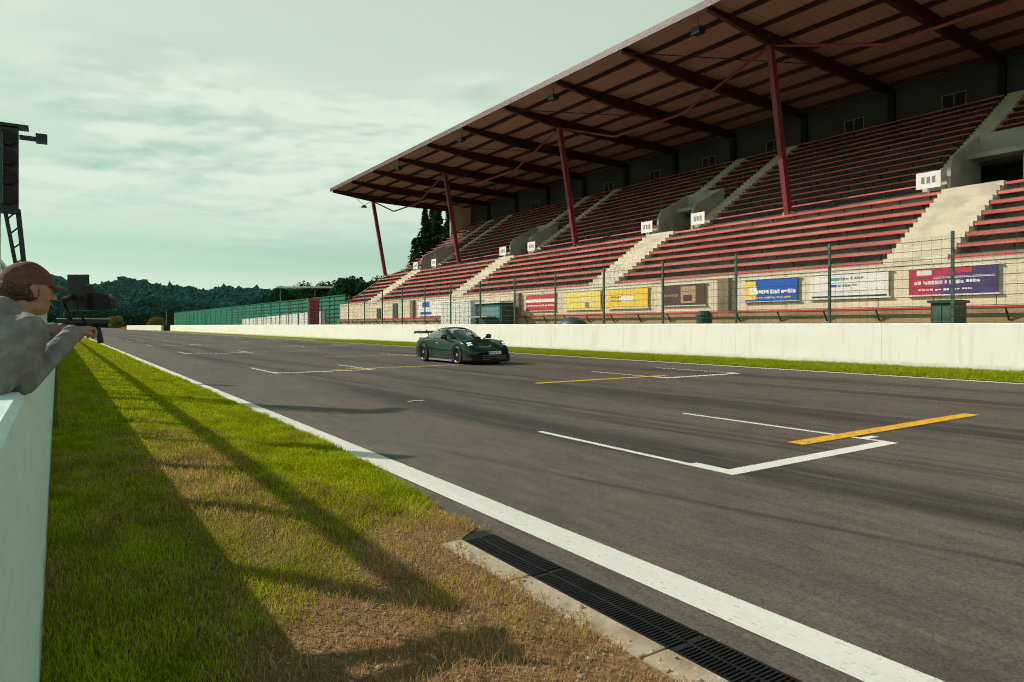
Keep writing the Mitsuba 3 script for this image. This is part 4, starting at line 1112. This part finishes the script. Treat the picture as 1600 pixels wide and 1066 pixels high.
def hand(w, d, up, mirror):
    d = d / np.linalg.norm(d); up = up - d * (up @ d); up /= np.linalg.norm(up); s = np.cross(d, up) * mirror
    def q(a, b, c): return w + d * a + s * b + up * c
    bones = [hull((q(0, 0, 0), .024), (q(.03, .018, 0), .020), (q(.03, -.018, 0), .020), (q(.085, .030, 0), .015), (q(.085, -.030, 0), .013))]
    for k, (b, L) in enumerate(((.031, .92), (.0105, 1.0), (-.0105, .95), (-.031, .78))):
        p0, p1, p2, p3 = q(.083, b, 0), q(.083 + .040 * L, b, -.010), q(.083 + .054 * L, b, -.036 * L), q(.083 + .040 * L, b, -.060 * L)
        bones += [hull((p0, .0105), (p1, .0095)), hull((p1, .0095), (p2, .0085)), hull((p2, .0085), (p3, .0075))]
    bones += [hull((q(.025, .024, -.004), .015), (q(.058, .050, -.022), .0115)), hull((q(.058, .050, -.022), .0112), (q(.083, .046, -.045), .009))]
    return skin(bones, .005, 4)


for (w, e, mi_) in ((wrR, elR, 1), (wrL, elL, -1)):
    d = w - e; d /= np.linalg.norm(d)
    put('hand', hand(w + d * .01, d * .6 + fw_ * .6, A([0, 0, 1.0]), mi_), 'm_skin', per, smooth=True)

rig = thing('camera_rig', 'black video camera on a handheld stabiliser held over the grass', 'camera')
Rc = (wrR + wrL) / 2 + fw_ * .14 + A([0.0, 0, -0.005])
def Q(f, r, z): return Rc + fw_ * f + sd_ * r + A([0, 0, z])
def obox(f0, f1, r0, r1, z0, z1):
    v = [Q(f, r, z) for f in (f0, f1) for r in (r0, r1) for z in (z0, z1)]
    return MB().add(v, [[0, 1, 3], [0, 3, 2], [4, 6, 7], [4, 7, 5], [0, 4, 5], [0, 5, 1], [2, 3, 7], [2, 7, 6], [0, 2, 6], [0, 6, 4], [1, 5, 7], [1, 7, 3]])
put('handle', MB().tube([Q(-.01, .12, -.05), Q(0, .10, .02), Q(0, -.10, .02), Q(-.01, -.12, -.05)], .016, 8), 'm_black', rig)
put('tray', obox(-.08, .12, -.075, .075, .055, .075), 'm_black', rig)
put('tray_edge', obox(-.085, .125, -.08, .08, .076, .082), 'm_steel', rig)
put('gimbal_arm', MB().tube([Q(0, 0, .03), Q(-.03, 0, .06), Q(-.11, .0, .10), Q(-.12, 0, .18), Q(-.06, 0, .20)], .016, 8), 'm_black', rig)
cb_ = put('camera_body', obox(-.07, .06, -.07, .07, .125, .225), 'm_black', rig)
put('prism_hump', obox(-.05, .045, -.035, .035, .2255, .262), 'm_black', cb_)
put('camera_grip', obox(-.03, .085, .0705, .095, .125, .215), 'm_black_matt', cb_)
put('lens', MB().tube([Q(.06, 0, .175), Q(.16, 0, .175), Q(.162, 0, .175), Q(.21, 0, .175)], [.042, .042, .047, .047], 18), 'm_black', rig, smooth=40)
put('monitor', obox(-.03, -.018, -.060, .060, .264, .318), 'm_black', rig)
put('side_cable', MB().tube([Q(-.07, .05, .2), Q(-.12, .07, .12), Q(-.06, .08, .05)], .006, 6), 'm_black_matt', rig)

# ------------------------------------------------------------------ beyond the stand
rs = thing('red_totem', 'dark red totem sign with a bright red cap before the green screen', 'sign')
put('body', MB().box(27.3, 28.7, 88.0, 88.5, 0, 4.6), 'm_red_steel', rs)
put('cap', MB().box(27.2, 28.8, 87.95, 88.55, 4.604, 4.95), 'm_red_rail', rs)
wf = thing('white_hoarding', 'low pale hoarding fence beside the red totem', 'fence')
for k in range(16):
    y = 86.5 + k * 3.0
    put('panel', MB().box(29.0, 29.08, y + 0.04, y + 2.9, 0.2, 3.3 - 0.05 * k), 'm_offwhite', wf)
    put('post', MB().box(28.94, 29.14, y - 0.05, y + 0.035, 0, 3.4 - 0.05 * k), 'm_grey', wf)
gf = thing('green_screen_fence', 'long green netted screen fence rising beyond the grandstand', 'fence')
for k in range(25):
    y = 84.5 + k * 6.2
    h = 5.35
    put('net_panel', MB().box(31.0, 31.06, y + 0.06, y + 6.14, 0.3, h), 'm_green_net', gf)
    put('post', MB().box(30.9, 31.1, y - 0.06, y + 0.05, 0, h + 0.15), 'm_green_post', gf)
for k in range(9):
    z = 0.8 + k * 0.56
    put('rail', MB().box(30.86, 30.995, 84.6, 239, z, z + 0.12), 'm_green_net2', gf)
def leaf_quads(cent, size, normal, r, cols):
    n = len(cent)
    a = r.normal(size=(n, 3)); a -= normal * (a * normal).sum(1, keepdims=True); a /= np.linalg.norm(a, axis=1, keepdims=True) + 1e-9
    b = np.cross(normal, a)
    s = (size * r.uniform(0.6, 1.3, n))[:, None]
    v = np.stack([cent - a * s, cent + b * s * 0.6, cent + a * s, cent - b * s * 0.6], 1).reshape(-1, 3)
    o = np.arange(n)[:, None] * 4
    return v, np.vstack([o + [[0, 1, 2]], o + [[0, 2, 3]]]), np.repeat(cols, 4, 0)


def spruce(pos, h, rad, seed, label, group):
    r = np.random.default_rng(seed)
    key = thing('spruce_tree', label, 'tree', group)
    pos = np.array(pos, float)
    put('trunk', MB().tube([pos, pos + [0.1, 0, h * 0.5], pos + [0, 0, h * 0.98]], [h * 0.016, h * 0.010, 0.03], 8), 'm_bark', key, smooth=40)
    cent, nor = [], []
    nb = int(h * 20)
    for k in range(nb):
        t = (k + r.uniform()) / nb
        z = h * (0.06 + 0.94 * t)
        L = rad * (1 - t) ** 0.85 * r.uniform(0.65, 1.15) + 0.15
        a = r.uniform(0, 2 * np.pi)
        m = max(6, int(L * 9))
        s = np.sqrt(r.uniform(0.05, 1, m)) * L
        side = r.normal(0, 0.16, m) * L * 0.9
        drop = -0.30 * s + 0.10 * s * s / max(L, .3) - np.abs(side) * 0.25
        c, sn = np.cos(a), np.sin(a)
        cent.append(np.stack([c * s - sn * side, sn * s + c * side, z + drop + r.normal(0, 0.10, m)], 1))
        nn = np.stack([c * 0.35 + r.normal(0, .35, m), sn * 0.35 + r.normal(0, .35, m), np.full(m, 1.0)], 1)
        nor.append(nn / np.linalg.norm(nn, axis=1, keepdims=True))
    cent, nor = np.vstack(cent) + pos, np.vstack(nor)
    t = r.uniform(0, 1, len(cent))[:, None]
    col = np.array([0.014, 0.040, 0.016]) * (1 - t) + np.array([0.034, 0.075, 0.024]) * t
    v, f, c = leaf_quads(cent, np.full(len(cent), 0.42), nor, r, col)
    put('crown', MB().add(v, f), 'm_leaf', key, color=c)


def leafy(pos, h, rad, seed, label, group=None, name='leafy_tree', n=5200, trunk=0.25, size=0.22, ca=(0.020, 0.050, 0.012), cb=(0.050, 0.095, 0.020)):
    r = np.random.default_rng(seed)
    key = thing(name, label, 'tree' if 'tree' in name else 'bush', group)
    pos = np.array(pos, float)
    b = MB(); b.tube([pos, pos + [0.1, 0.1, h * 0.45], pos + [0, 0.2, h * 0.8]], [h * 0.025, h * 0.017, 0.03], 7)
    lobes = []
    for k in range(16):
        a, z = r.uniform(0, 2 * np.pi), r.uniform(trunk + 0.08, 0.92)
        rr = rad * 0.62 * math.sin(math.pi * min(max((z - trunk * 0.6) / (1 - trunk * 0.6), 0.1), 0.95)) ** 0.6 * r.uniform(0.5, 1.1)
        c = pos + [math.cos(a) * rr, math.sin(a) * rr, z * h]
        lobes.append((c, rad * r.uniform(0.28, 0.48)))
        b.tube([pos + [0, 0, h * max(0.12, z * 0.6)], c], [h * 0.008, 0.02], 5)
    put('trunk', b, 'm_bark', key, smooth=40)
    cent, nor = [], []
    for c, q in lobes:
        m = n // 16
        d = r.normal(size=(m, 3)); d /= np.linalg.norm(d, axis=1, keepdims=True)
        s = q * r.uniform(0.35, 1.1, m)[:, None] ** 0.6
        cent.append(c + d * s * [1, 1, 0.85]); e = d + r.normal(0, .5, (m, 3)); nor.append(e / np.linalg.norm(e, axis=1, keepdims=True))
    cent, nor = np.vstack(cent), np.vstack(nor)
    t = r.uniform(0, 1, len(cent))[:, None]
    v, f, c = leaf_quads(cent, np.full(len(cent), size), nor, r, np.array(ca) * (1 - t) + np.array(cb) * t)
    put('crown', MB().add(v, f), 'm_leaf', key, color=c)


def at(u, depth):
    """a spot on the ground at this distance along the view axis, u in photograph pixels from the left"""
    lat = (u - 800) / 1050 * depth
    return (0.5602 * depth + 0.8284 * lat, 0.8284 * depth - 0.5602 * lat, 0)


for k, (u, d, h, rad) in enumerate(((664, 122, 22.5, 4.2), (684, 127, 25, 4.6), (702, 124, 24, 4.4), (722, 130, 26, 4.6), (648, 132, 18.5, 4.0), (676, 140, 27, 5), (742, 128, 25, 4.6))):
    spruce(at(u, d), h, rad, 100 + k, ('tall dark spruce behind the grandstand end, second from the left', 'tallest front spruce behind the grandstand end, fourth from the left', 'dark spruce behind the grandstand end, fifth from the left', 'dark spruce partly hidden by the roof gable, second from the right', 'lowest dark spruce behind the grandstand end, leftmost of its row', 'farther dark spruce behind the grandstand end, third from the left', 'dark spruce almost hidden by the roof gable, rightmost of its row')[k], 'spruces behind the grandstand')
for k, (u, d, h, rad) in enumerate(((638, 112, 9.6, 3.0), (625, 114, 7.6, 2.8), (612, 118, 7.2, 3.0), (598, 125, 6.6, 3.2), (585, 128, 5.8, 3.2))):
    leafy(at(u, d), h + 1.4, rad, 200 + k, 'dark leafy bush beside the grandstand end, ' + ('highest and rightmost', 'second from the right', 'middle one of five', 'second from the left', 'lowest and leftmost')[k], 'bushes beside the grandstand end', name='bush', trunk=0.05, n=4000)
for k, (u, d, h, rad) in enumerate(((572, 150, 9.5, 4.2), (552, 158, 9.2, 4.0), (588, 165, 11.5, 4.5), (535, 190, 10, 4.8))):
    leafy(at(u, d), h + 1.4, rad, 300 + k, 'leafy tree rising behind the green screen fence, ' + ('second from the right', 'second from the left', 'rightmost and tallest', 'leftmost and farthest')[k], 'leafy trees behind the green screen fence', n=4200, trunk=0.15, size=0.3)
for k, (u, d, h, rad) in enumerate(((182, 330, 5.5, 5.0), (244, 320, 4.6, 4.5))):
    leafy(at(u, d), h, rad, 400 + k, ('yellow green bush at the far end of the pit wall', 'small light green bush before the dark far wood')[k], None, name='bush', trunk=0.05, n=3000, size=0.35, ca=(0.11, 0.12, 0.02), cb=(0.22, 0.20, 0.04))

for k, (u, d, h, rad) in enumerate(((448, 205, 13.2, 6.5), (470, 210, 13.8, 7.0), (492, 200, 13.2, 6.5), (514, 205, 14.0, 7.0), (540, 160, 12.5, 5.0), (556, 150, 12.8, 5.0))):
    leafy(at(u, d), h, rad, 500 + k, 'dark leafy tree in the row beyond the green screen, ' + ('first from the left', 'second from the left', 'third from the left', 'fourth from the left', 'fifth from the left', 'nearest the grandstand')[k], 'row of trees beyond the green screen', n=4500, trunk=0.1, size=0.4, ca=(0.008, 0.045, 0.022), cb=(0.020, 0.075, 0.034))
wr = thing('white_canopy', 'thin flat white canopy roof seen above the trees beyond the green screen', 'canopy')
a, b = np.array(at(436, 196)), np.array(at(548, 196))
put('roof', MB().bar(a + [0, 0, 12.4], b + [0, 0, 12.4], 5.0, 0.42), 'm_white', wr)
for p in (a * .98 + b * .02, a * .5 + b * .5, a * .02 + b * .98):
    put('leg', MB().tube([p, p + [0, 0, 12.18]], 0.16, 8), 'm_grey', wr)

# hills with woods
RIDGE = PC([-900, -400, -100, 40, 75, 110, 135, 175, 195, 235, 270, 300, 325, 350, 400, 440, 480, 545, 620, 900, 1400, 2200],
           [60, 70, 78, 78, 80, 71, 67, 71, 75, 70, 64, 62, 56, 62, 57, 54, 51, 52, 60, 80, 70, 60])


def hill(name, D, us, fh, wid, seed, label, tree_n, sizes, ca, cb, field=None, leafy_crowns=False):
    r = np.random.default_rng(seed)
    U = np.linspace(us[0], us[1], 240)
    S = np.linspace(-1, 1, 40)
    V = []
    for u in U:
        p = np.array(at(u, D)); dirv = p / np.linalg.norm(p)
        H = fh(u) * D / 1050
        for s in S:
            q = p + dirv * s * wid
            V.append([q[0], q[1], max(H * (math.cos(s * math.pi / 2) ** 1.4), 0) - 0.5])
    V = np.array(V)
    bump = meshkit.fbm(np.stack([V[:, 0] / 90, V[:, 1] / 90, 0 * V[:, 0]], 1), 4, seed)
    V[:, 2] *= 0.86 + 0.22 * bump
    i, j = np.meshgrid(np.arange(239), np.arange(39), indexing='ij')
    a = i * 40 + j
    q = np.stack([a, a + 40, a + 41, a + 1], -1).reshape(-1, 4)
    key = put(name, MB().add(V, q), 'm_land', kind='structure', label=label, smooth=True)
    # one wood of many small crowns
    n = tree_n
    ii, jj = r.integers(0, 239, n), r.integers(0, 23, n)
    f1, f2 = r.uniform(0, 1, n)[:, None], r.uniform(0, 1, n)[:, None]
    P = (V[ii * 40 + jj] * (1 - f1) + V[(ii + 1) * 40 + jj] * f1) * (1 - f2) + (V[ii * 40 + jj + 1] * (1 - f1) + V[(ii + 1) * 40 + jj + 1] * f1) * f2
    if field is not None:
        P = P[field(P, r)]
    n = len(P)
    if leafy_crowns:
        m = 60
        h = r.uniform(*sizes, n)
        d = r.normal(size=(n, m, 3)); d /= np.linalg.norm(d, axis=2, keepdims=True)
        e = d * (r.uniform(0.3, 1.05, (n, m, 1)) ** 0.5) * np.stack([h * 0.36, h * 0.36, h * 0.5], 1)[:, None] * (1 + 0.3 * (meshkit.noise(d * 1.7 + P[:, None], 3)[..., None] - .5))
        cent = (P[:, None] + np.array([0, 0, 1]) * (h * 0.5)[:, None, None] + e).reshape(-1, 3)
        nn = (d + r.normal(0, .5, d.shape)).reshape(-1, 3); nn /= np.linalg.norm(nn, axis=1, keepdims=True)
        t = np.clip(np.repeat(r.uniform(size=n), m) * .6 + .4 * r.uniform(size=n * m), 0, 1)[:, None]
        v, f, c = leaf_quads(cent, np.full(n * m, 0.95), nn, r, np.array(ca) * (1 - t) + np.array(cb) * t)
        put(name + '_wood', MB().add(v, f), 'm_leaf', kind='stuff', label='dense wood covering the ' + name.replace('_', ' '), cat='wood', color=c)
        return
    ang = np.arange(6) * np.pi / 3
    lv = [(0.55, 0.0), (1.0, 0.36), (0.86, 0.74)]
    base = np.array([[rr * math.cos(x + k * .5), rr * math.sin(x + k * .5), z] for k, (rr, z) in enumerate(lv) for x in ang] + [[0, 0, 1.0]])
    fc = [[k * 6 + m, k * 6 + (m + 1) % 6, (k + 1) * 6 + (m + 1) % 6] for k in range(2) for m in range(6)] + [[k * 6 + m, (k + 1) * 6 + (m + 1) % 6, (k + 1) * 6 + m] for k in range(2) for m in range(6)] + [[12 + m, 12 + (m + 1) % 6, 18] for m in range(6)]
    h = r.uniform(*sizes, n) * (0.7 + 0.6 * r.uniform(size=n)); w = h * r.uniform(0.42, 0.75, n)
    jit = 1 + 0.25 * r.normal(size=(n, len(base), 1))
    v = base[None] * jit * np.stack([w, w, h], 1)[:, None] + P[:, None]
    f = (np.array(fc)[None] + (np.arange(n) * len(base))[:, None, None]).reshape(-1, 3)
    t = np.clip(0.5 * r.uniform(size=n) + 0.8 * (meshkit.fbm(P / 120, 3, seed + 1) - 0.2), 0, 1)[:, None]
    c = np.array(ca) * (1 - t) + np.array(cb) * t
    put(name + '_wood', MB().add(v.reshape(-1, 3), f), 'm_forest', kind='stuff', label='dense wood covering the ' + name.replace('_', ' '), cat='wood', color=np.repeat(c, len(base), 0))


hill('far_hill', 1500, (-350, 1150), lambda u: float(RIDGE(u)) - 9, 380, 41, 'long wooded ridge on the horizon', 15000, (7, 13), (0.001, 0.055, 0.056), (0.004, 0.100, 0.086),  # paler teal crowns: distance haze is put into the wood colours
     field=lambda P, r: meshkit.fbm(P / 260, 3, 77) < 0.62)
hill('near_hill', 800, (-300, 1100), lambda u: 24 + 10 * math.sin(u * 0.013 + 1.2) + 8 * math.sin(u * 0.031) + 6 * (u > 300), 160, 43, 'lower dark wooded rise before the ridge', 9000, (6, 11), (0.001, 0.034, 0.028), (0.003, 0.056, 0.042))
hill('tree_belt', 420, (-250, 1000), lambda u: 3.0, 40, 47, 'low bank under the dark tree belt at the end of the straight', 1900, (6, 11), (0.003, 0.030, 0.018), (0.010, 0.055, 0.026), leafy_crowns=True)

# ------------------------------------------------------------------ air
scene['haze_medium'] = {'type': 'homogeneous', 'albedo': 0.95, 'sigma_t': 0.000015}
scene['haze'] = {'type': 'cube', 'to_world': T().translate([0, 0, 72]).scale([4200, 4200, 78]), 'bsdf': {'type': 'null'}, 'interior': {'type': 'ref', 'id': 'haze_medium'}}
labels['haze'] = {'label': 'thin bluish haze over the far hills', 'category': 'haze', 'kind': 'stuff'}
scene['camera']['medium'] = {'type': 'ref', 'id': 'haze_medium'}
